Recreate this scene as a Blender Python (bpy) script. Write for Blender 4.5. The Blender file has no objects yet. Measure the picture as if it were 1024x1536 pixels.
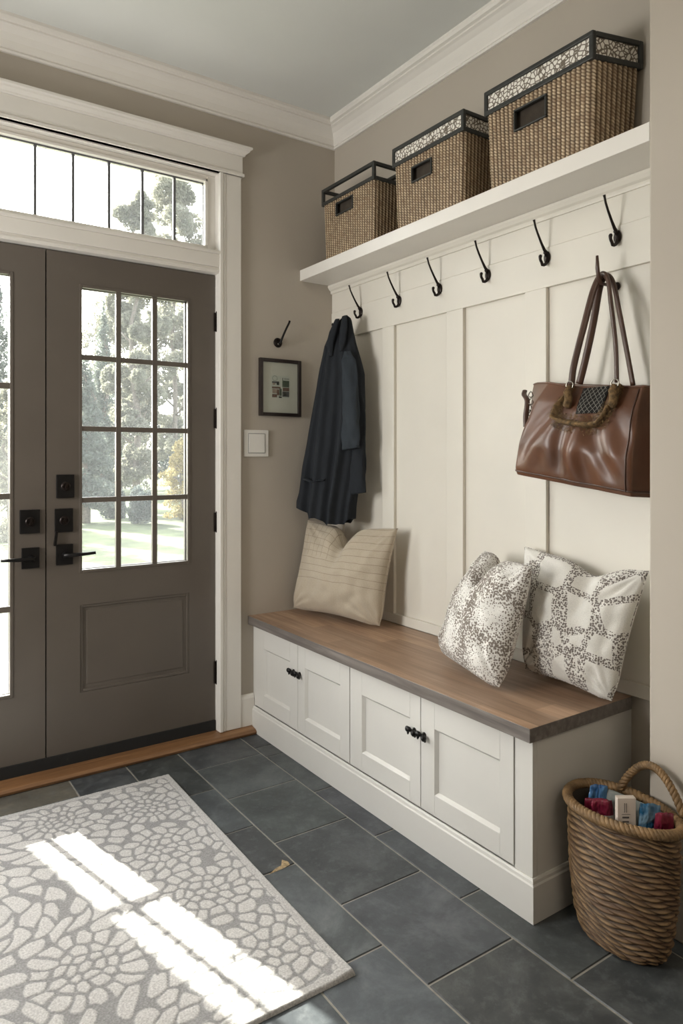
import bpy, bmesh, math, random
import numpy as np
from mathutils import Vector, Matrix, noise
PI = math.pi
sc = bpy.context.scene
COL = sc.collection
random.seed(7)
rng = np.random.RandomState(11)

# ------------------------------------------------------------------ materials
def new_mat(name):
    m = bpy.data.materials.new(name); m.use_nodes = True
    nt = m.node_tree
    return m, nt, nt.nodes['Principled BSDF']

def N(nt, t, **kw):
    n = nt.nodes.new(t)
    for k, v in kw.items():
        if k in n.inputs.keys(): n.inputs[k].default_value = v
        else: setattr(n, k, v)
    return n

def ramp(nt, src, stops, interp='LINEAR'):
    r = nt.nodes.new('ShaderNodeValToRGB'); r.color_ramp.interpolation = interp
    cr = r.color_ramp
    while len(cr.elements) < len(stops): cr.elements.new(0.5)
    for e, (p, c) in zip(cr.elements, stops):
        e.position = p; e.color = (*c, 1) if len(c) == 3 else c
    nt.links.new(src, r.inputs[0])
    return r.outputs[0]

def coords(nt, kind='Object', scale=(1, 1, 1), rot=(0, 0, 0)):
    tc = nt.nodes.new('ShaderNodeTexCoord'); mp = nt.nodes.new('ShaderNodeMapping')
    mp.inputs['Scale'].default_value = scale; mp.inputs['Rotation'].default_value = rot
    nt.links.new(tc.outputs[kind], mp.inputs[0])
    return mp.outputs[0]

def mix(nt, fac, a, b, mode='MIX'):
    m = nt.nodes.new('ShaderNodeMix'); m.data_type = 'RGBA'; m.blend_type = mode
    for sock, v in ((m.inputs[0], fac), (m.inputs[6], a), (m.inputs[7], b)):
        if hasattr(v, 'links'): nt.links.new(v, sock)
        elif isinstance(v, (int, float)): sock.default_value = v
        else: sock.default_value = (*v, 1) if len(v) == 3 else v
    return m.outputs[2]

def math_n(nt, op, a, b=None):
    m = nt.nodes.new('ShaderNodeMath'); m.operation = op
    for i, v in enumerate((a, b)):
        if v is None: continue
        if hasattr(v, 'links'): nt.links.new(v, m.inputs[i])
        else: m.inputs[i].default_value = v
    return m.outputs[0]

def bump(nt, h, bs, strength=0.3, dist=0.002):
    b = nt.nodes.new('ShaderNodeBump'); b.inputs['Strength'].default_value = strength; b.inputs['Distance'].default_value = dist
    nt.links.new(h, b.inputs['Height']); nt.links.new(b.outputs[0], bs.inputs['Normal'])

def noisy(name, c, rough=0.5, var=0.06, scale=8, bscale=0, bstr=0.2, bdist=0.001, metallic=0.0, spec=None):
    m, nt, bs = new_mat(name)
    v = coords(nt)
    n = N(nt, 'ShaderNodeTexNoise', Scale=scale, Detail=4.0); nt.links.new(v, n.inputs['Vector'])
    lo = tuple(x * (1 - var) for x in c); hi = tuple(min(1, x * (1 + var)) for x in c)
    nt.links.new(ramp(nt, n.outputs[0], [(0.3, lo), (0.7, hi)]), bs.inputs['Base Color'])
    bs.inputs['Roughness'].default_value = rough; bs.inputs['Metallic'].default_value = metallic
    if spec is not None: bs.inputs['Specular IOR Level'].default_value = spec
    if bscale:
        n2 = N(nt, 'ShaderNodeTexNoise', Scale=bscale, Detail=3.0); nt.links.new(v, n2.inputs['Vector'])
        bump(nt, n2.outputs[0], bs, bstr, bdist)
    return m

M = {}
M['wall'] = noisy('greige_paint', (0.44, 0.395, 0.335), 0.75, 0.02, 3, 260, 0.12, 0.0006)
M['ceiling'] = noisy('ceiling_paint', (0.66, 0.67, 0.64), 0.85, 0.02, 3)
M['trim'] = noisy('white_trim_paint', (0.74, 0.71, 0.66), 0.42, 0.02, 5, 60, 0.05, 0.0005)
M['panel'] = noisy('cream_panel_paint', (0.72, 0.685, 0.61), 0.45, 0.02, 5, 60, 0.05, 0.0005)
M['cabinet'] = noisy('cabinet_paint', (0.59, 0.575, 0.54), 0.42, 0.02, 5, 60, 0.05, 0.0005)
M['door'] = noisy('taupe_door_paint', (0.104, 0.087, 0.072), 0.36, 0.05, 5, 120, 0.06, 0.0005)
M['black'] = noisy('black_metal', (0.012, 0.011, 0.011), 0.38, 0.2, 30, metallic=0.6)
M['bronze'] = noisy('dark_bronze', (0.022, 0.016, 0.014), 0.33, 0.4, 60, metallic=0.75)
M['lead'] = noisy('lead_grey_bar', (0.10, 0.10, 0.105), 0.5, 0.1, 30)
M['rubber'] = noisy('black_weather_seal', (0.008, 0.008, 0.008), 0.8, 0.1, 30)
M['steel'] = noisy('nickel', (0.35, 0.33, 0.29), 0.25, 0.1, 30, metallic=1.0)
M['basket_frame'] = noisy('charcoal_painted_wood', (0.028, 0.029, 0.026), 0.5, 0.25, 40, 90, 0.2, 0.001)
M['picture_black'] = noisy('black_frame_wood', (0.014, 0.008, 0.007), 0.35, 0.2, 30)
M['paper'] = noisy('mat_board', (0.62, 0.59, 0.53), 0.8, 0.02, 30)
M['print_paper'] = noisy('print_paper', (0.55, 0.55, 0.50), 0.8, 0.05, 60)
M['switch'] = noisy('switch_plastic', (0.72, 0.70, 0.66), 0.35, 0.01, 30)
M['carton'] = noisy('carton_card', (0.62, 0.54, 0.47), 0.6, 0.03, 30)
M['ink'] = noisy('print_ink', (0.06, 0.055, 0.06), 0.6, 0.1, 30)
M['lining'] = noisy('basket_inside', (0.045, 0.034, 0.024), 0.9, 0.2, 30)

def wood(name, base, dark, light, axis='Y', rough=0.42, plank=0.0, gray=None):
    m, nt, bs = new_mat(name)
    s = {'Y': (22, 1.3, 22), 'X': (1.3, 22, 22)}[axis]
    v = coords(nt, scale=s)
    n = N(nt, 'ShaderNodeTexNoise', Scale=2.2, Detail=8.0, Roughness=0.6, Distortion=0.6); nt.links.new(v, n.inputs['Vector'])
    c = ramp(nt, n.outputs[0], [(0.25, dark), (0.5, base), (0.78, light)])
    v2 = coords(nt, scale=(1, 1, 1))
    n2 = N(nt, 'ShaderNodeTexNoise', Scale=3.5, Detail=3.0); nt.links.new(v2, n2.inputs['Vector'])
    c = mix(nt, ramp(nt, n2.outputs[0], [(0.35, (0, 0, 0)), (0.7, (0.6,) * 3)]), c, tuple(x * 0.72 for x in base))
    if plank:
        sx = nt.nodes.new('ShaderNodeSeparateXYZ'); nt.links.new(v2, sx.inputs[0])
        k = math_n(nt, 'FLOOR', math_n(nt, 'DIVIDE', sx.outputs[0], plank))
        k2 = math_n(nt, 'FLOOR', math_n(nt, 'DIVIDE', math_n(nt, 'ADD', sx.outputs[1], math_n(nt, 'MULTIPLY', k, 0.37)), 0.62))
        cx = nt.nodes.new('ShaderNodeCombineXYZ'); nt.links.new(k, cx.inputs[0]); nt.links.new(k2, cx.inputs[1])
        w = nt.nodes.new('ShaderNodeTexWhiteNoise'); nt.links.new(cx.outputs[0], w.inputs[0])
        c = mix(nt, 0.75, c, ramp(nt, w.outputs[0], [(0, (0.62, 0.60, 0.60)), (1, (1.15, 1.12, 1.08))]), 'MULTIPLY')
        fr = math_n(nt, 'FRACT', math_n(nt, 'DIVIDE', sx.outputs[0], plank))
        seam = math_n(nt, 'LESS_THAN', fr, 0.03)
        c = mix(nt, math_n(nt, 'MULTIPLY', seam, 0.35), c, tuple(x * 0.5 for x in dark))
    nt.links.new(c, bs.inputs['Base Color'])
    bs.inputs['Roughness'].default_value = rough
    bump(nt, n.outputs[0], bs, 0.25, 0.0015)
    return m
M['top_wood'] = wood('bench_top_wood', (0.36, 0.235, 0.155), (0.21, 0.13, 0.085), (0.52, 0.37, 0.26), plank=0.092)
M['edge_wood'] = wood('bench_edge_wood', (0.145, 0.125, 0.112), (0.07, 0.06, 0.055), (0.26, 0.235, 0.215))
M['sill_wood'] = wood('threshold_oak', (0.21, 0.105, 0.045), (0.10, 0.045, 0.02), (0.34, 0.19, 0.09), 'X', 0.4)

def slate():
    m, nt, bs = new_mat('slate_tile')
    at = nt.nodes.new('ShaderNodeAttribute'); at.attribute_name = 'tile'
    v = coords(nt)
    n = N(nt, 'ShaderNodeTexNoise', Scale=5.0, Detail=9.0, Roughness=0.68, Distortion=0.4); nt.links.new(v, n.inputs['Vector'])
    c = ramp(nt, n.outputs[0], [(0.25, (0.027, 0.030, 0.032)), (0.5, (0.058, 0.064, 0.066)), (0.75, (0.13, 0.138, 0.136))])
    c = mix(nt, 1.0, c, at.outputs['Color'], 'MULTIPLY')
    n3 = N(nt, 'ShaderNodeTexNoise', Scale=26.0, Detail=6.0, Roughness=0.7); nt.links.new(v, n3.inputs['Vector'])
    c = mix(nt, ramp(nt, n3.outputs[0], [(0.50, (0, 0, 0)), (0.75, (0.6,) * 3)]), c, (0.15, 0.16, 0.165))
    nt.links.new(c, bs.inputs['Base Color'])
    nt.links.new(ramp(nt, n3.outputs[0], [(0.3, (0.38,) * 3), (0.7, (0.58,) * 3)]), bs.inputs['Roughness'])
    bump(nt, n3.outputs[0], bs, 0.35, 0.002)
    return m
M['slate'] = slate()
M['grout'] = noisy('grout', (0.30, 0.285, 0.25), 0.9, 0.12, 40)

def attr_mat(name, attr, stops, rough=0.8, nscale=60, namt=0.25, bstr=0.3, second=None, sheen=0.0):
    m, nt, bs = new_mat(name)
    at = nt.nodes.new('ShaderNodeAttribute'); at.attribute_name = attr
    sp = nt.nodes.new('ShaderNodeSeparateColor'); nt.links.new(at.outputs['Color'], sp.inputs[0])
    c = ramp(nt, sp.outputs[0], stops)
    v = coords(nt)
    n = N(nt, 'ShaderNodeTexNoise', Scale=nscale, Detail=4.0); nt.links.new(v, n.inputs['Vector'])
    c = mix(nt, 1.0, c, ramp(nt, n.outputs[0], [(0.3, (1 - namt,) * 3), (0.7, (1 + namt * 0.5,) * 3)]), 'MULTIPLY')
    if second:
        c = mix(nt, math_n(nt, 'MULTIPLY', sp.outputs[1], second[1]), c, second[0])
    nt.links.new(c, bs.inputs['Base Color']); bs.inputs['Roughness'].default_value = rough
    n2 = N(nt, 'ShaderNodeTexNoise', Scale=nscale * 8, Detail=3.0); nt.links.new(v, n2.inputs['Vector'])
    bump(nt, n2.outputs[0], bs, bstr, 0.001)
    if sheen: bs.inputs['Sheen Weight'].default_value = sheen
    return m
M['wicker'] = attr_mat('wicker_weave', 'weave', [(0.0, (0.022, 0.012, 0.006)), (0.42, (0.10, 0.06, 0.03)), (0.72, (0.36, 0.265, 0.16)), (1.0, (0.66, 0.54, 0.38))], 0.6, 30, 0.25,
                       second=((0.16, 0.085, 0.04), 0.5))
M['seagrass'] = attr_mat('seagrass_weave', 'weave', [(0.0, (0.010, 0.005, 0.002)), (0.35, (0.06, 0.033, 0.014)), (0.7, (0.185, 0.11, 0.048)), (1.0, (0.33, 0.21, 0.10))], 0.62, 26, 0.35,
                         second=((0.10, 0.05, 0.022), 0.7))
M['rope'] = noisy('seagrass_rope', (0.20, 0.12, 0.052), 0.65, 0.45, 30, 220, 0.6, 0.002)
M['rug'] = attr_mat('rug_pile', 'weave', [(0.0, (0.30, 0.295, 0.293)), (1.0, (0.60, 0.585, 0.565))], 0.95, 200, 0.30, 0.9, sheen=0.1)

def lace():
    m, nt, bs = new_mat('lace_liner')
    v = coords(nt)
    vo = N(nt, 'ShaderNodeTexVoronoi', feature='DISTANCE_TO_EDGE', Scale=66.0); nt.links.new(v, vo.inputs['Vector'])
    nt.links.new(ramp(nt, vo.outputs[0], [(0.07, (0.16, 0.13, 0.10)), (0.15, (0.80, 0.77, 0.70))]), bs.inputs['Base Color'])
    bs.inputs['Roughness'].default_value = 0.8
    return m
M['lace'] = lace()

def fabric(name, build, rough=0.9, wscale=420, bstr=0.35):
    m, nt, bs = new_mat(name)
    uv = coords(nt, 'UV')
    c = build(nt, uv)
    o = coords(nt)
    wv = N(nt, 'ShaderNodeTexNoise', Scale=wscale, Detail=2.0); nt.links.new(o, wv.inputs['Vector'])
    c = mix(nt, 1.0, c, ramp(nt, wv.outputs[0], [(0.3, (0.86,) * 3), (0.7, (1.06,) * 3)]), 'MULTIPLY')
    nt.links.new(c, bs.inputs['Base Color'])
    bs.inputs['Roughness'].default_value = rough; bs.inputs['Sheen Weight'].default_value = 0.15
    bump(nt, wv.outputs[0], bs, bstr, 0.0012)
    return m
def b_linen(nt, uv):
    sx = nt.nodes.new('ShaderNodeSeparateXYZ')
    nz = N(nt, 'ShaderNodeTexNoise', Scale=4.0, Detail=2.0); nt.links.new(uv, nz.inputs['Vector'])
    nt.links.new(uv, sx.inputs[0])
    yv = math_n(nt, 'ADD', sx.outputs[1], math_n(nt, 'MULTIPLY', nz.outputs[0], 0.035))
    f = math_n(nt, 'FRACT', math_n(nt, 'MULTIPLY', yv, 13.0))
    line = math_n(nt, 'LESS_THAN', f, 0.055)
    up = math_n(nt, 'GREATER_THAN', sx.outputs[1], 0.36)
    line = math_n(nt, 'MULTIPLY', line, up)
    xv = math_n(nt, 'ADD', sx.outputs[0], math_n(nt, 'MULTIPLY', nz.outputs[0], 0.06))
    f2 = math_n(nt, 'FRACT', math_n(nt, 'MULTIPLY', xv, 15.0))
    l2 = math_n(nt, 'MULTIPLY', math_n(nt, 'LESS_THAN', f2, 0.05), math_n(nt, 'MULTIPLY', math_n(nt, 'LESS_THAN', sx.outputs[0], 0.45), math_n(nt, 'GREATER_THAN', sx.outputs[1], 0.62)))
    line = math_n(nt, 'MAXIMUM', line, l2)
    return mix(nt, math_n(nt, 'MULTIPLY', line, 0.8), (0.45, 0.385, 0.295), (0.19, 0.15, 0.10))
M['linen'] = fabric('beige_linen', b_linen)
def b_speck(nt, uv):
    sx = nt.nodes.new('ShaderNodeSeparateXYZ'); nt.links.new(uv, sx.inputs[0])
    vo = N(nt, 'ShaderNodeTexVoronoi', Scale=150.0, Randomness=0.9); nt.links.new(coords(nt), vo.inputs['Vector'])
    nz = N(nt, 'ShaderNodeTexNoise', Scale=3.0, Detail=2.0); nt.links.new(uv, nz.inputs['Vector'])
    x = math_n(nt, 'ADD', sx.outputs[0], math_n(nt, 'MULTIPLY', nz.outputs[0], 0.12))
    y = math_n(nt, 'ADD', sx.outputs[1], math_n(nt, 'MULTIPLY', nz.outputs[0], 0.12))
    band = math_n(nt, 'ABSOLUTE', math_n(nt, 'SUBTRACT', math_n(nt, 'FRACT', math_n(nt, 'MULTIPLY', x, 2.2)), 0.5))
    band2 = math_n(nt, 'ABSOLUTE', math_n(nt, 'SUBTRACT', math_n(nt, 'FRACT', math_n(nt, 'ADD', math_n(nt, 'MULTIPLY', y, 2.6), math_n(nt, 'MULTIPLY', x, 0.5))), 0.5))
    b = math_n(nt, 'MINIMUM', band, math_n(nt, 'ADD', band2, 0.03))
    thr = math_n(nt, 'SUBTRACT', 0.66, math_n(nt, 'MULTIPLY', b, 0.9))
    dot = math_n(nt, 'LESS_THAN', vo.outputs['Distance'], thr)
    return mix(nt, dot, (0.70, 0.68, 0.64), (0.20, 0.17, 0.145))
M['speck'] = fabric('speckled_cotton', b_speck)
def b_ogee(nt, uv):
    vo = N(nt, 'ShaderNodeTexVoronoi', feature='DISTANCE_TO_EDGE', Scale=3.7, Randomness=0.6); nt.links.new(uv, vo.inputs['Vector'])
    d = N(nt, 'ShaderNodeTexVoronoi', Scale=150.0, Randomness=0.7); nt.links.new(coords(nt), d.inputs['Vector'])
    m1 = math_n(nt, 'LESS_THAN', vo.outputs['Distance'], 0.105)
    dot = math_n(nt, 'LESS_THAN', d.outputs['Distance'], 0.50)
    return mix(nt, math_n(nt, 'MULTIPLY', m1, dot), (0.70, 0.68, 0.63), (0.17, 0.145, 0.13))
M['ogee'] = fabric('lattice_print_cotton', b_ogee)
def b_plain(c, c2=None):
    def f(nt, uv):
        n = N(nt, 'ShaderNodeTexNoise', Scale=5.0, Detail=3.0); nt.links.new(uv, n.inputs['Vector'])
        return ramp(nt, n.outputs[0], [(0.3, c), (0.7, c2 or tuple(x * 1.25 for x in c))])
    return f
M['coat'] = fabric('navy_wool', b_plain((0.019, 0.0215, 0.0255)), 0.85, 500, 0.4)
M['coat2'] = fabric('slate_blue_sleeve', b_plain((0.030, 0.036, 0.043)), 0.8, 500, 0.4)

for k_ in ('coat', 'coat2'):
    b_ = M[k_].node_tree.nodes['Principled BSDF']; b_.inputs['Sheen Weight'].default_value = 0.02; b_.inputs['Specular IOR Level'].default_value = 0.12

def leather(name, c, c2, rough=0.36):
    m, nt, bs = new_mat(name)
    v = coords(nt)
    n = N(nt, 'ShaderNodeTexNoise', Scale=9.0, Detail=5.0); nt.links.new(v, n.inputs['Vector'])
    nt.links.new(ramp(nt, n.outputs[0], [(0.3, c), (0.75, c2)]), bs.inputs['Base Color'])
    bs.inputs['Roughness'].default_value = rough
    vo = N(nt, 'ShaderNodeTexVoronoi', Scale=330.0); nt.links.new(v, vo.inputs['Vector'])
    bump(nt, vo.outputs[0], bs, 0.12, 0.0006)
    bs.inputs['Coat Weight'].default_value = 0.10; bs.inputs['Coat Roughness'].default_value = 0.3
    return m
M['leather'] = leather('brown_leather', (0.080, 0.032, 0.015), (0.150, 0.062, 0.030))
M['leather_dark'] = leather('dark_brown_leather', (0.045, 0.020, 0.012), (0.09, 0.045, 0.028), 0.4)
M['fur'] = noisy('shaggy_tan_trim', (0.14, 0.085, 0.035), 0.9, 0.6, 90, 250, 0.9, 0.003)
M['net_back'] = noisy('dark_net_backing', (0.010, 0.008, 0.007), 0.8, 0.2, 40)
M['thread'] = noisy('pale_thread', (0.20, 0.19, 0.165), 0.7, 0.1, 40)

def plastic_film(name, c, c2, rough=0.22):
    m, nt, bs = new_mat(name)
    v = coords(nt)
    n = N(nt, 'ShaderNodeTexNoise', Scale=22.0, Detail=3.0, Distortion=1.0); nt.links.new(v, n.inputs['Vector'])
    nt.links.new(ramp(nt, n.outputs[0], [(0.4, c), (0.62, c2)]), bs.inputs['Base Color'])
    bs.inputs['Roughness'].default_value = rough
    bump(nt, n.outputs[0], bs, 0.6, 0.01)
    return m
M['f_blue'] = plastic_film('blue_film', (0.03, 0.10, 0.26), (0.09, 0.22, 0.42))
M['f_blue2'] = plastic_film('blue_grey_film', (0.02, 0.10, 0.20), (0.16, 0.26, 0.34))
M['f_red'] = plastic_film('maroon_film', (0.12, 0.008, 0.025), (0.21, 0.02, 0.045))
M['f_white'] = plastic_film('white_film', (0.46, 0.43, 0.40), (0.62, 0.58, 0.54))
M['f_dark'] = plastic_film('navy_film', (0.008, 0.012, 0.022), (0.03, 0.04, 0.06))
M['f_grey'] = plastic_film('grey_cloth', (0.13, 0.145, 0.13), (0.20, 0.21, 0.19), 0.7)

def glass():
    m = bpy.data.materials.new('window_glass'); m.use_nodes = True; nt = m.node_tree
    nt.nodes.remove(nt.nodes['Principled BSDF']); out = nt.nodes['Material Output']
    tr = nt.nodes.new('ShaderNodeBsdfTransparent'); tr.inputs[0].default_value = (0.96, 0.98, 0.97, 1)
    tl = nt.nodes.new('ShaderNodeBsdfTranslucent'); tl.inputs[0].default_value = (0.9, 0.93, 0.95, 1)
    m0 = nt.nodes.new('ShaderNodeMixShader'); m0.inputs[0].default_value = 0.022
    nt.links.new(tr.outputs[0], m0.inputs[1]); nt.links.new(tl.outputs[0], m0.inputs[2])
    gl = nt.nodes.new('ShaderNodeBsdfGlossy'); gl.inputs['Roughness'].default_value = 0.02
    fr = nt.nodes.new('ShaderNodeFresnel'); ge = nt.nodes.new('ShaderNodeNewGeometry')
    nt.links.new(math_n(nt, 'SUBTRACT', 1.45, math_n(nt, 'MULTIPLY', ge.outputs['Backfacing'], 1.45 - 1 / 1.45)), fr.inputs[0])
    nz = N(nt, 'ShaderNodeTexNoise', Scale=3.0); nt.links.new(coords(nt), nz.inputs['Vector'])
    nt.links.new(math_n(nt, 'MULTIPLY_ADD', nz.outputs[0], 0.002), gl.inputs['Roughness'])
    mx = nt.nodes.new('ShaderNodeMixShader'); nt.links.new(fr.outputs[0], mx.inputs[0])
    nt.links.new(m0.outputs[0], mx.inputs[1]); nt.links.new(gl.outputs[0], mx.inputs[2]); nt.links.new(mx.outputs[0], out.inputs[0])
    return m
M['glass'] = glass()

def leaf(name, c, c2, trans=0.6):
    m = bpy.data.materials.new(name); m.use_nodes = True; nt = m.node_tree
    nt.nodes.remove(nt.nodes['Principled BSDF']); out = nt.nodes['Material Output']
    n = N(nt, 'ShaderNodeTexNoise', Scale=2.5, Detail=6.0); nt.links.new(coords(nt), n.inputs['Vector'])
    col = ramp(nt, n.outputs[0], [(0.35, c), (0.65, c2)])
    d = nt.nodes.new('ShaderNodeBsdfDiffuse'); t = nt.nodes.new('ShaderNodeBsdfTranslucent')
    nt.links.new(col, d.inputs[0]); nt.links.new(col, t.inputs[0])
    mx = nt.nodes.new('ShaderNodeMixShader'); mx.inputs[0].default_value = trans
    nt.links.new(d.outputs[0], mx.inputs[1]); nt.links.new(t.outputs[0], mx.inputs[2]); nt.links.new(mx.outputs[0], out.inputs[0])
    return m
M['leaf_dark'] = leaf('needle_foliage', (0.10, 0.115, 0.10), (0.19, 0.21, 0.175), 0.4)
M['leaf_mid'] = leaf('broadleaf_foliage', (0.18, 0.18, 0.135), (0.33, 0.32, 0.25), 0.5)
M['leaf_gold'] = leaf('golden_foliage', (0.27, 0.22, 0.09), (0.42, 0.35, 0.18), 0.5)
M['leaf_shrub'] = leaf('shrub_foliage', (0.09, 0.11, 0.10), (0.18, 0.20, 0.18), 0.4)
M['bark'] = noisy('tree_bark', (0.16, 0.13, 0.105), 0.9, 0.3, 20, 40, 0.5, 0.01)
M['grass'] = noisy('lawn_grass', (0.070, 0.088, 0.032), 0.95, 0.45, 1.3, 30, 0.6, 0.02)
M['stone'] = noisy('porch_stone', (0.30, 0.28, 0.25), 0.9, 0.2, 6, 30, 0.5, 0.01)

# ------------------------------------------------------------------ geometry helpers
class G:
    def __init__(s): s.v = []; s.f = []; s.mi = []; s.uv = None; s.attr = None
    def add(s, vs, fs, mi=0):
        b = len(s.v); s.v += [tuple(p) for p in vs]; s.f += [tuple(i + b for i in f) for f in fs]; s.mi += [mi] * len(fs); return s
    def box(s, x0, x1, y0, y1, z0, z1, mi=0):
        vs = [(x0, y0, z0), (x1, y0, z0), (x1, y1, z0), (x0, y1, z0), (x0, y0, z1), (x1, y0, z1), (x1, y1, z1), (x0, y1, z1)]
        return s.add(vs, [(0, 3, 2, 1), (4, 5, 6, 7), (0, 1, 5, 4), (1, 2, 6, 5), (2, 3, 7, 6), (3, 0, 4, 7)], mi)
    def obox(s, c, ax, ay, az, hx, hy, hz, mi=0):
        c, ax, ay, az = Vector(c), Vector(ax).normalized(), Vector(ay).normalized(), Vector(az).normalized()
        vs = [c + ax * (hx * i) + ay * (hy * j) + az * (hz * k) for k in (-1, 1) for i, j in ((-1, -1), (1, -1), (1, 1), (-1, 1))]
        return s.add(vs, [(0, 3, 2, 1), (4, 5, 6, 7), (0, 1, 5, 4), (1, 2, 6, 5), (2, 3, 7, 6), (3, 0, 4, 7)], mi)
    def sweep(s, ringA, ringB, closed=True, caps=True, mi=0):
        n = len(ringA); fs = []
        for i in range(n if closed else n - 1):
            j = (i + 1) % n; fs.append((i, j, n + j, n + i))
        if caps: fs += [tuple(range(n))[::-1], tuple(range(n, 2 * n))]
        return s.add(list(ringA) + list(ringB), fs, mi)
    def tube(s, pts, r, n=10, flat=None, up=None, mi=0, caps=True):
        pts = [Vector(p) for p in pts]; m = len(pts)
        rs = r if isinstance(r, (list, tuple)) else [r] * m
        if up is None:
            t0 = (pts[1] - pts[0]).normalized(); up = Vector((0, 0, 1)) if abs(t0.z) < 0.9 else Vector((1, 0, 0))
        up = Vector(up); vs = []
        for i in range(m):
            t = (pts[min(i + 1, m - 1)] - pts[max(i - 1, 0)]).normalized()
            a = (up - t * up.dot(t)); a = a.normalized() if a.length > 1e-5 else t.orthogonal().normalized()
            b = t.cross(a); up = a
            fl = flat if flat else 1.0
            for k in range(n):
                th = 2 * PI * k / n
                vs.append(pts[i] + a * (math.cos(th) * rs[i]) + b * (math.sin(th) * rs[i] * fl))
        fs = [(i * n + k, i * n + (k + 1) % n, (i + 1) * n + (k + 1) % n, (i + 1) * n + k) for i in range(m - 1) for k in range(n)]
        if caps: fs += [tuple(range(n))[::-1], tuple((m - 1) * n + k for k in range(n))]
        return s.add(vs, fs, mi)
    def lathe(s, c, axis, prof, n=20, mi=0):
        c = Vector(c); ax = Vector(axis).normalized(); a = ax.orthogonal().normalized(); b = ax.cross(a)
        vs = []
        for (r, h) in prof:
            for k in range(n):
                th = 2 * PI * k / n; vs.append(c + ax * h + (a * math.cos(th) + b * math.sin(th)) * max(r, 1e-5))
        m = len(prof)
        fs = [(i * n + k, i * n + (k + 1) % n, (i + 1) * n + (k + 1) % n, (i + 1) * n + k) for i in range(m - 1) for k in range(n)]
        fs += [tuple(range(n))[::-1], tuple((m - 1) * n + k for k in range(n))]
        return s.add(vs, fs, mi)
    def grid(s, P, closed_u=False, mi=0, flip=False):
        # P: array (nv, nu, 3)
        nv, nu = P.shape[:2]; b = len(s.v)
        s.v += [tuple(map(float, p)) for p in P.reshape(-1, 3)]
        mu = nu if closed_u else nu - 1
        for j in range(nv - 1):
            for i in range(mu):
                q = (b + j * nu + i, b + j * nu + (i + 1) % nu, b + (j + 1) * nu + (i + 1) % nu, b + (j + 1) * nu + i)
                s.f.append(q[::-1] if flip else q); s.mi.append(mi)
        return s
    def build(s, name, mats, parent=None, smooth=False, bevel=0.0, segs=2, label=None, recalc=True, sub=0, solid=0):
        me = bpy.data.meshes.new(name)
        off = Vector(parent_loc(parent)) if parent else Vector((0, 0, 0))
        me.from_pydata([tuple(Vector(p) - off) for p in s.v], [], s.f)
        mats = mats if isinstance(mats, (list, tuple)) else [mats]
        for m in mats: me.materials.append(M[m] if isinstance(m, str) else m)
        if len(mats) > 1: me.polygons.foreach_set('material_index', s.mi)
        if s.uv is not None:
            uvl = me.uv_layers.new(name='UVMap')
            li = np.empty(len(me.loops), int); me.loops.foreach_get('vertex_index', li)
            uvl.data.foreach_set('uv', np.asarray(s.uv, float)[li].ravel())
        if s.attr is not None:
            ca = me.color_attributes.new(s.attr[0], 'FLOAT_COLOR', 'POINT')
            ca.data.foreach_set('color', np.asarray(s.attr[1], float).ravel())
        if recalc and len(s.f) < 60000:
            bm = bmesh.new(); bm.from_mesh(me); bmesh.ops.recalc_face_normals(bm, faces=bm.faces); bm.to_mesh(me); bm.free()
        if smooth: me.polygons.foreach_set('use_smooth', [True] * len(me.polygons))
        me.update()
        o = bpy.data.objects.new(name, me); COL.objects.link(o)
        if parent: o.parent = parent
        if bevel:
            b = o.modifiers.new('bevel', 'BEVEL'); b.width = bevel; b.segments = segs; b.limit_method = 'ANGLE'; b.angle_limit = 0.6
            b.harden_normals = False
        if solid:
            q = o.modifiers.new('solid', 'SOLIDIFY'); q.thickness = solid
        if sub:
            q = o.modifiers.new('sub', 'SUBSURF'); q.levels = sub; q.render_levels = sub
        if label: o['label'] = label
        return o

def parent_loc(p):
    l = Vector((0, 0, 0))
    while p is not None:
        l = l + p.location; p = p.parent
    return l
def thing(name, label, cat, loc=(0, 0, 0), group=None, kind=None):
    o = bpy.data.objects.new(name, None); COL.objects.link(o); o.location = loc; o.empty_display_size = 0.1
    if kind: o['kind'] = kind
    else: o['label'] = label; o['category'] = cat
    if group: o['group'] = group
    return o
def tag(o, label, cat, group=None):
    o['label'] = label; o['category'] = cat
    if group: o['group'] = group
    return o
def struct(o): o['kind'] = 'structure'; return o

# ------------------------------------------------------------------ camera
CAM = Vector((-2.0308, -3.0252, 1.30)); YAW = 34.4345
cd = bpy.data.cameras.new('camera'); cam = bpy.data.objects.new('camera', cd); COL.objects.link(cam)
cam.location = CAM; cam.rotation_euler = (PI / 2, 0, -math.radians(YAW))
cd.sensor_fit = 'HORIZONTAL'; cd.sensor_width = 36; cd.lens = 1055.9 / 1024 * 36
cd.shift_y = -(768 - 687.9) / 1024; cd.clip_start = 0.05; cd.clip_end = 200
sc.camera = cam

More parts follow.
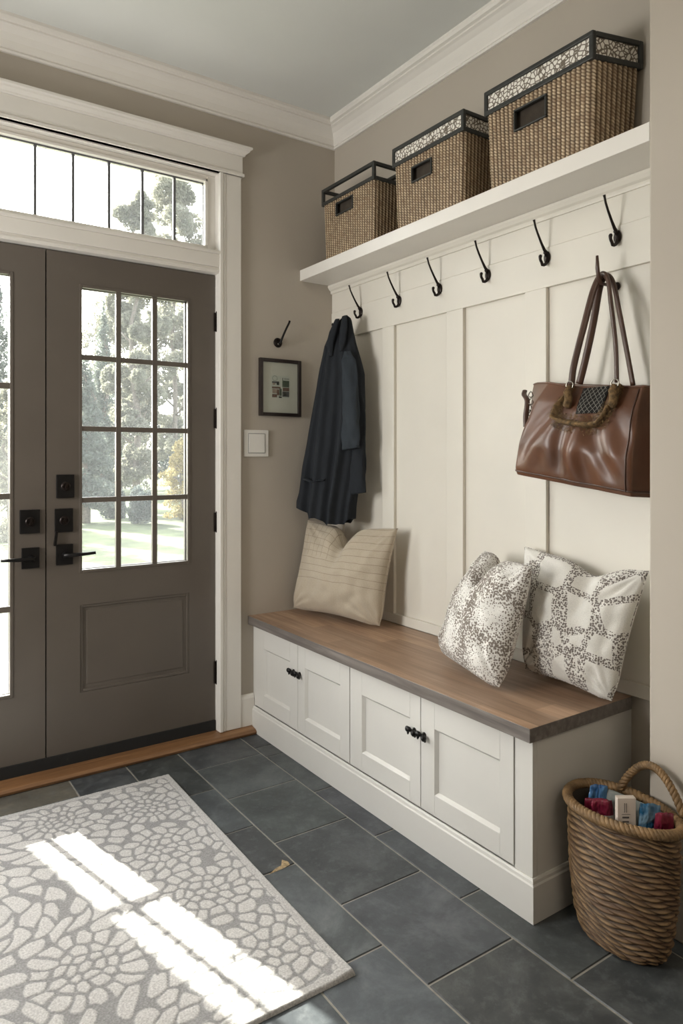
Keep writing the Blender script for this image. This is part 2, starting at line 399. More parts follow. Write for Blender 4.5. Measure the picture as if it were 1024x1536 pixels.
# ------------------------------------------------------------------ room shell
CEIL = 3.01
XL, YR = -3.3, -4.7
OX0, OX1, OZ1 = -2.20, -0.63, 2.65
g = G(); g.box(XL - 0.15, OX0, 0, 0.16, 0, CEIL); g.box(OX1, 0.15, 0, 0.16, 0, CEIL); g.box(OX0, OX1, 0, 0.16, OZ1, CEIL)
struct(g.build('wall_back', 'wall'))
struct(G().box(0.0, 0.15, YR, 0.0, 0, CEIL).build('wall_right', 'wall'))
struct(G().box(-0.215, -0.0005, YR, -1.892, 0, CEIL).build('wall_near', 'wall', bevel=0.006, segs=3))
struct(G().box(XL - 0.15, XL, YR, 0, 0, CEIL).build('wall_left', 'wall'))
struct(G().box(XL - 0.15, 0.15, YR - 0.15, YR, 0, CEIL).build('wall_rear', 'wall'))
struct(G().box(XL - 0.15, 0.15, YR - 0.15, 0.16, CEIL, CEIL + 0.1).build('ceiling', 'ceiling'))

# floor: slate tiles bedded in grout, one object
fl = G(); fl.box(XL - 0.15, 0.15, YR - 0.15, 0.16, -0.08, -0.0035, 1)
tile_rgb = [(1, 1, 1, 1)] * 8
xs_t = [-3.3, -2.86, -2.55, -2.24, -1.93, -1.62, -1.33, -1.10, -0.872, -0.566, -0.26, 0.0]
base_cuts = {(-0.872): [-0.262, -0.565, -0.932, -1.333, -1.712, -2.09, -2.47, -2.85, -3.23, -3.61, -3.99, -4.37],
             (-0.566): [-0.20, -0.31, -0.70, -1.09, -1.508, -1.90, -2.28, -2.66, -3.04, -3.42, -3.8, -4.2],
             (-1.10): [-0.455, -0.79, -1.075, -1.535, -1.92, -2.3, -2.7, -3.1, -3.5, -3.9, -4.3]}
def add_tile(x0, x1, y0, y1, tint=None):
    gp = 0.0028
    x0 += gp; x1 -= gp; y0 += gp; y1 -= gp
    if x1 - x0 < 0.01 or y1 - y0 < 0.01: return
    b = 0.002
    z = -0.0001 + random.uniform(-0.0006, 0)
    vs = [(x0, y0, -0.004), (x1, y0, -0.004), (x1, y1, -0.004), (x0, y1, -0.004), (x0 + b, y0 + b, z), (x1 - b, y0 + b, z), (x1 - b, y1 - b, z), (x0 + b, y1 - b, z)]
    fl.add(vs, [(4, 5, 6, 7), (0, 1, 5, 4), (1, 2, 6, 5), (2, 3, 7, 6), (3, 0, 4, 7)], 0)
    k = random.uniform(0.68, 1.38)
    c = tint or (k * random.uniform(0.94, 1.03), k, k * random.uniform(0.97, 1.10))
    tile_rgb.extend([(*c, 1)] * 8)
for i in range(len(xs_t) - 1):
    x0, x1 = xs_t[i], xs_t[i + 1]
    cuts = base_cuts.get(x0)
    if cuts is None:
        o_ = (i * 0.17) % 0.38; cuts = [-0.08 - o_ - 0.38 * k for k in range(13)]
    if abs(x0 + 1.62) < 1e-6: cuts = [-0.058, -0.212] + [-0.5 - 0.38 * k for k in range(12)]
    ys = [0.16] + [c for c in cuts if c > YR] + [YR]
    for k in range(len(ys) - 1):
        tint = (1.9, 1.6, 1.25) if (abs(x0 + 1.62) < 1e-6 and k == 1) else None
        add_tile(x0, x1, ys[k + 1], ys[k], tint)
fl.attr = ('tile', tile_rgb)
struct(fl.build('floor', ['slate', 'grout'], recalc=False))
# chipped corner of a tile: small patch of bare setting bed
ch = G(); vs = [(-0.905, -1.02, 0.0006), (-0.892, -1.075, 0.0006), (-0.955, -1.085, 0.0006), (-0.935, -1.06, 0.0006)]
vs = [(-0.900, -1.035, 0.0006), (-0.889, -1.055, 0.0006), (-0.893, -1.074, 0.0006), (-0.925, -1.080, 0.0006), (-0.975, -1.083, 0.0006), (-0.940, -1.066, 0.0006), (-0.918, -1.062, 0.0006)]
ch.add(vs, [tuple(range(7))])
M['chip'] = noisy('chip_ochre', (0.30, 0.22, 0.12), 0.95, 0.4, 120, 200, 0.8, 0.002)
oc = ch.build('trim_9', 'chip', recalc=False); struct(oc)

# crown moulding, mitred at the corner
prof = [(0, 2.892), (0.012, 2.892), (0.017, 2.899), (0.012, 2.907), (0.016, 2.913), (0.022, 2.935), (0.036, 2.957), (0.055, 2.972), (0.066, 2.977), (0.066, 2.984), (0.078, 2.988), (0.084, 2.997), (0.084, CEIL), (0, CEIL)]
A = [(XL, -d, z) for d, z in prof]; B = [(-d, -d, z) for d, z in prof]
struct(G().sweep(A, B).build('trim_1', 'trim'))
A = [(-d, -d, z) for d, z in prof]; B = [(-d, -1.892, z) for d, z in prof]
struct(G().sweep(A, B).build('trim_2', 'trim'))
A = [(-0.215 - d, -1.892 + 0, z) for d, z in prof]; B = [(-0.215 - d, YR, z) for d, z in prof]
struct(G().sweep(A, B).build('trim_3', 'trim'))
A = [(XL + d, 0, z) for d, z in prof]; B = [(XL + d, YR, z) for d, z in prof]
struct(G().sweep(A, B).build('trim_4', 'trim'))

# door casing (side boards, header with cap)
cs = G()
for sx, (xi, xo) in enumerate(((-0.652, -0.543), (-2.148, -2.257))):
    lo, hi = min(xi, xo), max(xi, xo)
    cs.box(lo, hi, -0.019, 0.0, 0.031, 2.627)
    b0, b1 = (xi, xi + 0.016) if sx == 0 else (xi - 0.016, xi)
    cs.box(b0, b1, -0.0235, -0.018, 0.031, 2.627)
    b0, b1 = (xi + 0.022, xi + 0.028) if sx == 0 else (xi - 0.028, xi - 0.022)
    cs.box(b0, b1, -0.0215, -0.018, 0.031, 2.627)
struct(cs.build('trim_5', 'trim', bevel=0.0018))
hd = G()
hd.box(-2.262, -0.538, -0.0245, 0, 2.627, 2.722)
hd.box(-2.270, -0.531, -0.031, 0, 2.627, 2.641)
capp = [(0, 2.722), (0.033, 2.722), (0.036, 2.730), (0.040, 2.733), (0.050, 2.741), (0.052, 2.747), (0.060, 2.751), (0.060, 2.762), (0, 2.762)]
A = [(-2.262 - max(0, d - 0.024), -d, z) for d, z in capp]; B = [(-0.538 + max(0, d - 0.024), -d, z) for d, z in capp]
hd.sweep(A, B)
struct(hd.build('trim_6', 'trim', bevel=0.0015))
# jambs, transom rail
jb = G()
jb.box(-0.652, -0.629, -0.001, 0.161, 0.031, 2.651); jb.box(-2.201, -2.148, -0.001, 0.161, 0.031, 2.651); jb.box(-2.148, -0.652, -0.001, 0.161, 2.622, 2.651)
struct(jb.build('trim_7', 'trim'))
tr = G()
tr.box(-2.148, -0.652, -0.017, 0.12, 2.186, 2.246); tr.box(-2.148, -0.652, -0.024, 0.12, 2.246, 2.260)
tr.box(-2.148, -0.652, -0.010, 0.12, 2.160, 2.186); tr.box(-2.148, -0.652, -0.015, 0.0, 2.166, 2.176)
struct(tr.build('trim_8', 'trim', bevel=0.002))

# transom window
w = G(); y0, y1 = 0.035, 0.09
w.box(-2.148, -0.692, y0, y1, 2.260, 2.292); w.box(-2.148, -0.692, y0, y1, 2.588, 2.622)
w.box(-0.692, -0.652, y0, y1, 2.260, 2.622); w.box(-2.148, -2.108, y0, y1, 2.260, 2.622)
w.box(-2.108, -0.692, y0 - 0.008, y0 + 0.004, 2.588, 2.600); w.box(-0.704, -0.692, y0 - 0.008, y0 + 0.004, 2.292, 2.60)
win = struct(w.build('window_1', 'trim', bevel=0.002))
mu = G()
for x in (-0.843, -0.991, -1.138, -1.287, -1.436, -1.584, -1.733, -1.881, -2.0): mu.box(x - 0.0055, x + 0.0055, 0.052, 0.068, 2.292, 2.588)
mu.box(-2.108, -0.704, 0.050, 0.056, 2.582, 2.588); mu.box(-0.708, -0.704, 0.050, 0.056, 2.292, 2.588)
mu.build('muntins', 'lead', win)
G().box(-2.108, -0.692, 0.0585, 0.0615, 2.292, 2.588).build('glass_pane', 'glass', win)

# ------------------------------------------------------------------ doors
DY0, DY1 = 0.030, 0.074
def frame_rect(g, x0, x1, z0, z1, wdt, y0, y1):
    g.box(x0, x0 + wdt, y0, y1, z0, z1); g.box(x1 - wdt, x1, y0, y1, z0, z1)
    g.box(x0 + wdt, x1 - wdt, y0, y1, z1 - wdt, z1); g.box(x0 + wdt, x1 - wdt, y0, y1, z0, z0 + wdt)
def square_plate(name, x0, x1, z0, z1, parent, turn=True):
    p = G().box(x0, x1, DY0 - 0.011, DY0, z0, z1).build(name, 'black', parent, bevel=0.0025)
    cx, cz = (x0 + x1) / 2, (z0 + z1) / 2
    k = G(); k.lathe((cx, DY0 - 0.011, cz), (0, -1, 0), [(0.019, 0), (0.019, 0.004), (0.015, 0.007), (0.011, 0.007), (0.010, 0.004), (0.0, 0.004)], 24)
    if turn: k.obox((cx, DY0 - 0.018, cz), (0.3, 0, 1), (0, 1, 0), (1, 0, -0.3), 0.011, 0.006, 0.003)
    k.build('turn_piece', 'bronze', p, smooth=False, bevel=0.0008)
    return p
def lever(x0, x1, z0, z1, parent, sgn):
    p = G().box(x0, x1, DY0 - 0.011, DY0, z0, z1).build('handle_plate', 'black', parent, bevel=0.0025)
    cx, cz = (x0 + x1) / 2, (z0 + z1) / 2
    k = G(); k.lathe((cx, DY0 - 0.011, cz), (0, -1, 0), [(0.012, 0), (0.012, 0.006), (0.009, 0.010), (0.009, 0.036), (0.0, 0.036)], 20)
    pts = [(cx - sgn * 0.012, DY0 - 0.044, cz), (cx + sgn * 0.03, DY0 - 0.046, cz), (cx + sgn * 0.075, DY0 - 0.046, cz + 0.001), (cx + sgn * 0.115, DY0 - 0.044, cz + 0.003)]
    k.tube(pts, [0.0085, 0.008, 0.007, 0.0065], 10, flat=0.7)
    k.build('lever_handle', 'black', p, smooth=True)
def hinge(z0, z1, parent):
    k = G(); x = -0.6485
    k.lathe((x, 0.020, z0), (0, 0, 1), [(0.0065, 0), (0.0065, z1 - z0), (0.004, z1 - z0 + 0.004), (0.0, z1 - z0 + 0.005)], 12)
    k.box(x - 0.012, x + 0.010, 0.0235, 0.0305, z0 + 0.003, z1 - 0.003)
    k.build('hinge', 'bronze', parent)

# right door: 3 x 4 lites over one panel
DZ0, DZ1 = 0.078, 2.156
dx0, dx1 = -1.3975, -0.6545
gx0, gx1, gz0, gz1 = -1.265, -0.782, 0.8246, 2.028
px0, px1, pz0, pz1 = -1.265, -0.782, 0.318, 0.685
d = G()
d.box(dx0, gx0, DY0, DY1, DZ0, DZ1); d.box(gx1, dx1, DY0, DY1, DZ0, DZ1)
d.box(gx0, gx1, DY0, DY1, gz1, DZ1); d.box(gx0, gx1, DY0, DY1, pz1, gz0); d.box(gx0, gx1, DY0, DY1, DZ0, pz0)
door1 = struct(d.build('door_1', 'door'))
G().box(-1.425, -1.375, DY1 + 0.001, DY1 + 0.012, DZ0, DZ1).build('meeting_strip', 'rubber', door1)
pn = G(); pn.box(px0, px1, DY0 + 0.009, DY1 - 0.009, pz0, pz1)
frame_rect(pn, px0 + 0.0, px1 - 0.0, pz0 + 0.0, pz1 - 0.0, 0.012, DY0 + 0.003, DY0 + 0.010)
pn.box(px0 + 0.028, px1 - 0.028, DY0 + 0.0065, DY0 + 0.012, pz0 + 0.028, pz1 - 0.028)
pn.build('door_panel', 'door', door1, bevel=0.002)
mg = G()
frame_rect(mg, gx0 - 0.004, gx1 + 0.004, gz0 - 0.004, gz1 + 0.004, 0.012, DY0 - 0.003, DY0 + 0.017)
frame_rect(mg, gx0 - 0.0, gx1 + 0.0, gz0 - 0.0, gz1 + 0.0, 0.010, DY1 - 0.016, DY1)
for k in (1, 2):
    x = gx0 + (gx1 - gx0) * k / 3; mg.box(x - 0.011, x + 0.011, DY0 - 0.001, DY0 + 0.017, gz0 + 0.008, gz1 - 0.008)
for k in (1, 2, 3):
    z = gz0 + (gz1 - gz0) * k / 4; mg.box(gx0 + 0.008, gx1 - 0.008, DY0 + 0.0005, DY0 + 0.0165, z - 0.011, z + 0.011)
mg.build('muntins', 'door', door1, bevel=0.0015)
for i in range(3):
    for j in range(4):
        x0 = gx0 + (gx1 - gx0) * i / 3 + 0.001; z0 = gz0 + (gz1 - gz0) * j / 4 + 0.001
        G().box(x0, x0 + (gx1 - gx0) / 3 - 0.002, 0.0535, 0.0565, z0, z0 + (gz1 - gz0) / 4 - 0.002).build('glass_pane', 'glass', door1)
square_plate('deadbolt_plate', -1.361, -1.290, 1.137, 1.234, door1)
q = square_plate('deadbolt_plate', -1.367, -1.295, 0.996, 1.094, door1)
G().obox((-1.364, DY0 - 0.012, 0.972), (0.12, 0, 1), (0, 1, 0), (1, 0, -0.12), 0.030, 0.006, 0.005).build('latch_flag', 'black', door1)
lever(-1.362, -1.295, 0.861, 0.946, door1, 1)
for z0, z1 in ((1.893, 1.985), (1.44, 1.535), (0.955, 1.05), (0.245, 0.354)): hinge(z0, z1, door1)
# left door: tall glazing
d = G(); hx0, hx1 = -2.146, -1.4025; qx0, qx1, qz0, qz1 = -2.012, -1.527, 0.352, 2.041
d.box(hx0, qx0, DY0, DY1, DZ0, DZ1); d.box(qx1, hx1, DY0, DY1, DZ0, DZ1)
d.box(qx0, qx1, DY0, DY1, qz1, DZ1); d.box(qx0, qx1, DY0, DY1, DZ0, qz0)
door2 = struct(d.build('door_2', 'door'))
mg = G()
frame_rect(mg, qx0 - 0.004, qx1 + 0.004, qz0 - 0.004, qz1 + 0.004, 0.012, DY0 - 0.003, DY0 + 0.017)
frame_rect(mg, qx0, qx1, qz0, qz1, 0.008, DY1 - 0.016, DY1)
for z in (0.70, 1.15, 1.59): mg.box(qx0, qx1, DY0 + 0.0005, DY0 + 0.0165, z - 0.012, z + 0.012)
for x in (-1.632, -1.737, -1.842, -1.93): mg.box(x - 0.009, x + 0.009, DY0 - 0.001, DY0 + 0.017, qz0, qz1)
mg.build('muntins', 'door', door2, bevel=0.0015)
G().box(qx0, qx1, 0.0535, 0.0565, qz0, qz1).build('glass_pane', 'glass', door2)
square_plate('deadbolt_plate', -1.500, -1.424, 0.998, 1.094, door2)
lever(-1.493, -1.426, 0.857, 0.941, door2, -1)
# threshold and seal
struct(G().box(-2.148, -0.655, 0.022, 0.08, 0.030, 0.0775).build('trim_10', 'rubber'))
t = G(); A = [(-2.3, y, z) for y, z in ((0.161, 0.0005), (-0.060, 0.0005), (-0.064, 0.012), (-0.052, 0.022), (-0.01, 0.030), (0.161, 0.030))]
B = [(-0.484, y, z) for _, y, z in A]
t.sweep(A, B); struct(t.build('trim_11', 'sill_wood', bevel=0.002))
bb = G()
A = [(-0.5435, y, z) for y, z in ((0, 0.030), (-0.015, 0.030), (-0.015, 0.160), (-0.011, 0.172), (-0.004, 0.178), (0, 0.178))]
B = [(-0.472, y, z) for _, y, z in A]; bb.sweep(A, B); struct(bb.build('baseboard_back', 'trim'))

# ------------------------------------------------------------------ wall panelling
pg = G()
PB = 0.552
pg.box(-0.004, 0.0, -1.891, 0.0, PB, 2.19)
ZR = 1.908
panels = [(-0.02, -0.10), (-0.10, -0.428), (-0.513, -0.862), (-0.958, -1.279), (-1.375, -1.83)]
stiles = [(-0.001, -0.10), (-0.428, -0.513), (-0.862, -0.958), (-1.279, -1.375), (-1.83, -1.891)]
for a, b in stiles: pg.box(-0.020, -0.0041, b, a, 0.5941, ZR - 0.0001)
pg.box(-0.020, -0.0041, -1.891, -0.001, PB, 0.594)
pg.box(-0.0202, -0.0041, -1.891, -0.001, ZR, 2.0475)
pg.box(-0.0175, -0.0041, -1.891, -0.001, 2.0485, 2.19)
wp = struct(pg.build('wall_panelling', 'panel', bevel=0.0016))
mo = G(); pr_ = [(0.018, 2.146), (0.024, 2.146), (0.026, 2.152), (0.026, 2.160), (0.034, 2.166), (0.042, 2.178), (0.042, 2.1875), (0.018, 2.1875)]
A = [(-dd, -0.001, z) for dd, z in pr_]; B = [(-dd, -1.891, z) for dd, z in pr_]
mo.sweep(A, B); struct(mo.build('trim_12', 'panel'))
struct(G().box(-0.232, -0.0005, -1.891, -0.0005, 2.1885, 2.243).build('trim_13', 'trim', bevel=0.002)) if False else None
sh = G().box(-0.210, -0.0005, -1.8905, -0.0008, 2.1885, 2.242).build('wall_shelf', 'trim', bevel=0.002)
tag(sh, 'long white painted shelf above the coat hooks carrying three wicker baskets', 'shelf')

# ------------------------------------------------------------------ storage bench
BX = -0.4826
bench = thing('storage_bench', 'built-in white bench cabinet with four panelled doors along the wall', 'bench', (BX / 2, -0.85, 0))
FX = -0.470
cb = G()
cb.box(-0.452, -0.001, -1.690, -0.0005, 0.10, 0.509)        # body
cb.box(FX, -0.4521, -1.698, -1.633, 0.10, 0.509)             # corner post
cb.box(FX, -0.4521, -0.022, -0.0005, 0.10, 0.509)
cb.box(-0.4519, -0.001, -1.698, -1.6901, 0.10, 0.509)
cb.build('cabinet_body', 'cabinet', bench, bevel=0.0015)
bp = G()
pf = [(0.0, 0.0005), (0.0, 0.104), (0.004, 0.108), (0.005, 0.116), (0.0085, 0.121), (0.0126, 0.121), (0.0126, 0.0005)]
A = [(BX + dd, -0.0005, z) for dd, z in pf]; B = [(BX + dd, -1.7106 + dd, z) for dd, z in pf]; bp.sweep(A, B)
A = [(BX + dd, -1.7106 + dd, z) for dd, z in pf]; B = [(-0.001, -1.7106 + dd, z) for dd, z in pf]; bp.sweep(A, B)
bp.build('plinth', 'cabinet', bench)
doors = [(-0.024, -0.417, -0.112, -0.352), (-0.419, -0.806, -0.478, -0.742), (-0.810, -1.2215, -0.888, -1.166), (-1.2245, -1.630, -1.292, -1.577)]
for i, (ya, yb, ia, ib) in enumerate(doors):
    dg = G(); z0, z1, zi0, zi1 = 0.126, 0.5055, 0.1945, 0.4115
    x0, x1 = FX - 0.0025, -0.4535
    dg.box(x0, x1, ia, ya, z0, z1); dg.box(x0, x1, yb, ib, z0, z1); dg.box(x0, x1, ib, ia, zi1, z1); dg.box(x0, x1, ib, ia, z0, zi0)
    dr = dg.build('cabinet_door', 'cabinet', bench, bevel=0.0012)
    ip = G(); ip.box(-0.461, -0.455, ib, ia, zi0, zi1)
    # sloped moulding inside the frame
    o1 = [(x0 + 0.001, ia, zi0), (x0 + 0.001, ib, zi0), (x0 + 0.001, ib, zi1), (x0 + 0.001, ia, zi1)]
    k = 0.009; o2 = [(-0.4615, ia - k, zi0 + k), (-0.4615, ib + k, zi0 + k), (-0.4615, ib + k, zi1 - k), (-0.4615, ia - k, zi1 - k)]
    ip.sweep(o1, o2, caps=False)
    ip.build('inset_panel', 'cabinet', dr, recalc=False)
    # knob: pinched butterfly shape on a round foot
    ky = yb + 0.030 if i in (0, 2) else ya - 0.018
    kz = 0.377
    kb = G(); kb.lathe((x0, ky, kz), (-1, 0, 0), [(0.009, 0), (0.009, 0.002), (0.0045, 0.005), (0.0045, 0.013), (0.006, 0.016), (0.0, 0.017)], 16)
    for sg in (-1, 1):
        kb.tube([(x0 - 0.014, ky, kz), (x0 - 0.016, ky + sg * 0.008, kz + 0.004 * sg), (x0 - 0.018, ky + sg * 0.017, kz + 0.003 * sg), (x0 - 0.017, ky + sg * 0.021, kz - 0.002)], [0.0045, 0.0075, 0.0105, 0.006], 12)
        kb.tube([(x0 - 0.015, ky + sg * 0.015, kz - 0.002), (x0 - 0.014, ky + sg * 0.019, kz - 0.016)], [0.0065, 0.003], 10)
    kb.build('knob', 'black', dr, smooth=True)
tp = G(); tp.box(-0.4988, -0.0205, -1.7125, -0.0005, 0.5102, 0.5508)
top = tp.build('bench_top', ['top_wood', 'edge_wood'], bevel=0.0015)
for p in top.data.polygons:
    if abs(p.normal.x) > 0.5 or p.normal.y < -0.5: p.material_index = 1
tag(top, 'thick brown planked wooden top with grey-brown edge laid over the bench', 'bench top')

# ------------------------------------------------------------------ hooks
def make_hook(label, yc, zc=2.011, group='black iron hooks along the panelled wall', mat='bronze'):
    h = thing('coat_hook', label, 'hook', (-0.0203, yc, zc), group)
    X = -0.0203
    g = G(); g.lathe((X, yc, zc), (-1, 0, 0), [(0.013, 0), (0.0145, 0.003), (0.012, 0.006), (0.006, 0.008), (0, 0.0085)], 20)
    for v_i in range(len(g.v)):
        p = g.v[v_i]; g.v[v_i] = (p[0], p[1], zc + (p[2] - zc) * 1.55)
    g.build('back_plate', mat, h, smooth=True)
    # curled lower prong
    cpts = []
    R = 0.0235; cx, cz = X - 0.026, zc - 0.004
    for k in range(15):
        a = math.radians(62 - k * 19.5)
        rr = R * (1 - 0.035 * k * (k > 8))
        cpts.append((cx + rr * math.cos(a), yc, cz + rr * 1.08 * math.sin(a)))
    rs = [0.0065] * 5 + [0.0063, 0.006, 0.0058, 0.0055, 0.0052, 0.005, 0.005, 0.0055, 0.0065, 0.005]
    G().tube(cpts, rs, 10, up=(0, 1, 0)).build('lower_prong', mat, h, smooth=True)
    a = [(X - 0.004, yc, zc + 0.014), (X - 0.018, yc, zc + 0.026), (X - 0.034, yc, zc + 0.048), (X - 0.052, yc, zc + 0.076), (X - 0.064, yc, zc + 0.098), (X - 0.069, yc, zc + 0.113), (X - 0.072, yc, zc + 0.121)]
    G().tube(a, [0.007, 0.0052, 0.0042, 0.0038, 0.0036, 0.0036, 0.0046], 10, up=(0, 1, 0)).build('upper_arm', mat, h, smooth=True)
    return h
hk0 = make_hook('black curled coat hook directly above the dark coat, nearest the room corner', -0.261)
hook_specs = [(-0.556, 'black curled coat hook second from the room corner, above the panel edge'),
              (-0.824, 'black curled coat hook third from the room corner, under the middle basket'),
              (-1.098, 'black curled coat hook fourth from the room corner, over the third stile'),
              (-1.382, 'black curled coat hook fifth from the room corner, second from the bag end'),
              (-1.662, 'black curled coat hook above the brown handbag, beside the end wall')]
for yc, lb in hook_specs:
    r = hk0.copy(); COL.objects.link(r); r.location = (-0.0203, yc, 2.011); r['label'] = lb
    for c0 in list(hk0.children):
        c1 = c0.copy(); COL.objects.link(c1); c1.parent = r
# bag hook, lower
bh = thing('bag_hook', 'dark brown hook under the row, carrying the handbag straps', 'hook', (-0.0043, -1.648, 1.858))
G().lathe((-0.0043, -1.648, 1.858), (-1, 0, 0), [(0.013, 0), (0.014, 0.003), (0.011, 0.006), (0, 0.008)], 18).build('back_plate', 'bronze', bh, smooth=True)
G().tube([(-0.012, -1.648, 1.858), (-0.05, -1.648, 1.856), (-0.086, -1.648, 1.856), (-0.104, -1.650, 1.870), (-0.112, -1.652, 1.900), (-0.118, -1.655, 1.938)], [0.008, 0.0075, 0.007, 0.0068, 0.007, 0.0045], 10, flat=0.7, up=(0, 1, 0)).build('upper_arm', 'leather_dark', bh, smooth=True)
# coat peg, hidden behind the coat collar
cp = thing('coat_peg', 'dark peg on the panelled wall holding up the navy coat', 'hook', (-0.0203, -0.165, 1.955))
G().lathe((-0.0203, -0.165, 1.955), (-1, 0, 0), [(0.012, 0), (0.012, 0.003), (0.005, 0.006), (0.005, 0.10), (0.008, 0.104), (0, 0.108)], 14).build('peg', 'bronze', cp, smooth=True)
# single hook on the door wall
wh = thing('wall_hook', 'small dark hook with slanted arm on greige wall above the framed picture', 'hook', (-0.337, 0, 1.868))
g = G(); g.lathe((-0.337, 0, 1.868), (0, -1, 0), [(0.022, 0), (0.024, 0.004), (0.021, 0.010), (0.012, 0.011), (0.009, 0.007), (0.0, 0.007)], 24)
g.build('back_plate', 'bronze', wh, smooth=True)
G().tube([(-0.337, -0.008, 1.862), (-0.337, -0.022, 1.862), (-0.334, -0.030, 1.872), (-0.325, -0.036, 1.90), (-0.312, -0.044, 1.935), (-0.300, -0.050, 1.962), (-0.298, -0.052, 1.972)], [0.004, 0.0045, 0.005, 0.005, 0.005, 0.005, 0.0055], 10, up=(1, 0, 0)).build('upper_arm', 'black', wh, smooth=True)
G().lathe((-0.337, -0.011, 1.860), (0, -1, 0), [(0.006, 0), (0.006, 0.003), (0.003, 0.006), (0, 0.0065)], 14).build('screw_cap', 'steel', wh, smooth=True)

# ------------------------------------------------------------------ picture and switch
pic = thing('framed_picture', 'small black-framed print with wide cream mat above the light switch', 'picture', (-0.328, 0, 1.646))
fx0, fx1, fz0, fz1 = -0.443, -0.213, 1.507, 1.786
g = G(); frame_rect(g, fx0, fx1, fz0, fz1, 0.0165, -0.022, -0.001); g.build('frame', 'picture_black', pic, bevel=0.0015)
G().box(fx0 + 0.012, fx1 - 0.012, -0.010, -0.002, fz0 + 0.012, fz1 - 0.012).build('mat_board', 'paper', pic)
pt = G(); qx, qz, qw, qh = -0.376, 1.597, 0.100, 0.108
pt.box(qx, qx + qw, -0.0108, -0.0095, qz, qz + qh, 0)
def pbox(u0, u1, v0, v1, mi, y=-0.0114): pt.box(qx + u0 * qw, qx + u1 * qw, y, -0.0105, qz + v0 * qh, qz + v1 * qh, mi)
for u0, u1, v0, v1, mi in [(0.02, 0.4, 0.66, 0.74, 1), (0.28, 0.42, 0.58, 0.74, 2), (0.05, 0.2, 0.58, 0.66, 3), (0.6, 0.98, 0.5, 0.80, 4), (0.62, 0.98, 0.32, 0.48, 5),
                           (0.02, 0.5, 0.42, 0.5, 5), (0.04, 0.3, 0.2, 0.4, 3), (0.3, 0.42, 0.12, 0.38, 5), (0.44, 0.56, 0.1, 0.42, 4), (0.6, 0.98, 0.06, 0.3, 1),
                           (0.66, 0.8, 0.1, 0.25, 4), (0.03, 0.3, 0.02, 0.16, 5), (0.4, 0.56, 0.0, 0.07, 2), (0.7, 0.98, 0.86, 0.89, 1), (0.6, 0.64, 0.8, 0.92, 1)]: pbox(u0, u1, v0, v1, mi)
for k in range(12):
    a = k / 12 * 2 * PI; pbox(0.18 + 0.13 * math.cos(a) - 0.015, 0.18 + 0.13 * math.cos(a) + 0.015, 0.88 + 0.11 * math.sin(a) - 0.015, 0.88 + 0.11 * math.sin(a) + 0.015, 1)
for i, c in enumerate([(0.10, 0.10, 0.10), (0.02, 0.02, 0.02), (0.36, 0.27, 0.22), (0.06, 0.085, 0.055), (0.16, 0.085, 0.06)]): M['pr%d' % i] = noisy('print_colour_%d' % i, c, 0.7, 0.3, 200)
pt.build('print', ['print_paper', 'pr0', 'pr1', 'pr2', 'pr3', 'pr4'], pic)
G().box(fx0 + 0.0165, fx1 - 0.0165, -0.0155, -0.0140, fz0 + 0.0165, fz1 - 0.0165).build('glass_pane', 'glass', pic)
sw = thing('light_switch', 'square white light switch on the greige wall below the picture', 'light switch', (-0.4565, 0, 1.3735))
G().box(-0.522, -0.391, -0.009, -0.0005, 1.309, 1.438).build('plate', 'switch', sw, bevel=0.003)
g = G(); g.box(-0.498, -0.413, -0.012, -0.0085, 1.328, 1.418); g.build('rocker', 'switch', sw, bevel=0.0015)
g = G(); frame_rect(g, -0.5005, -0.4105, 1.3255, 1.4205, 0.0018, -0.0097, -0.0085); g.build('rocker_gap', 'lead', sw)

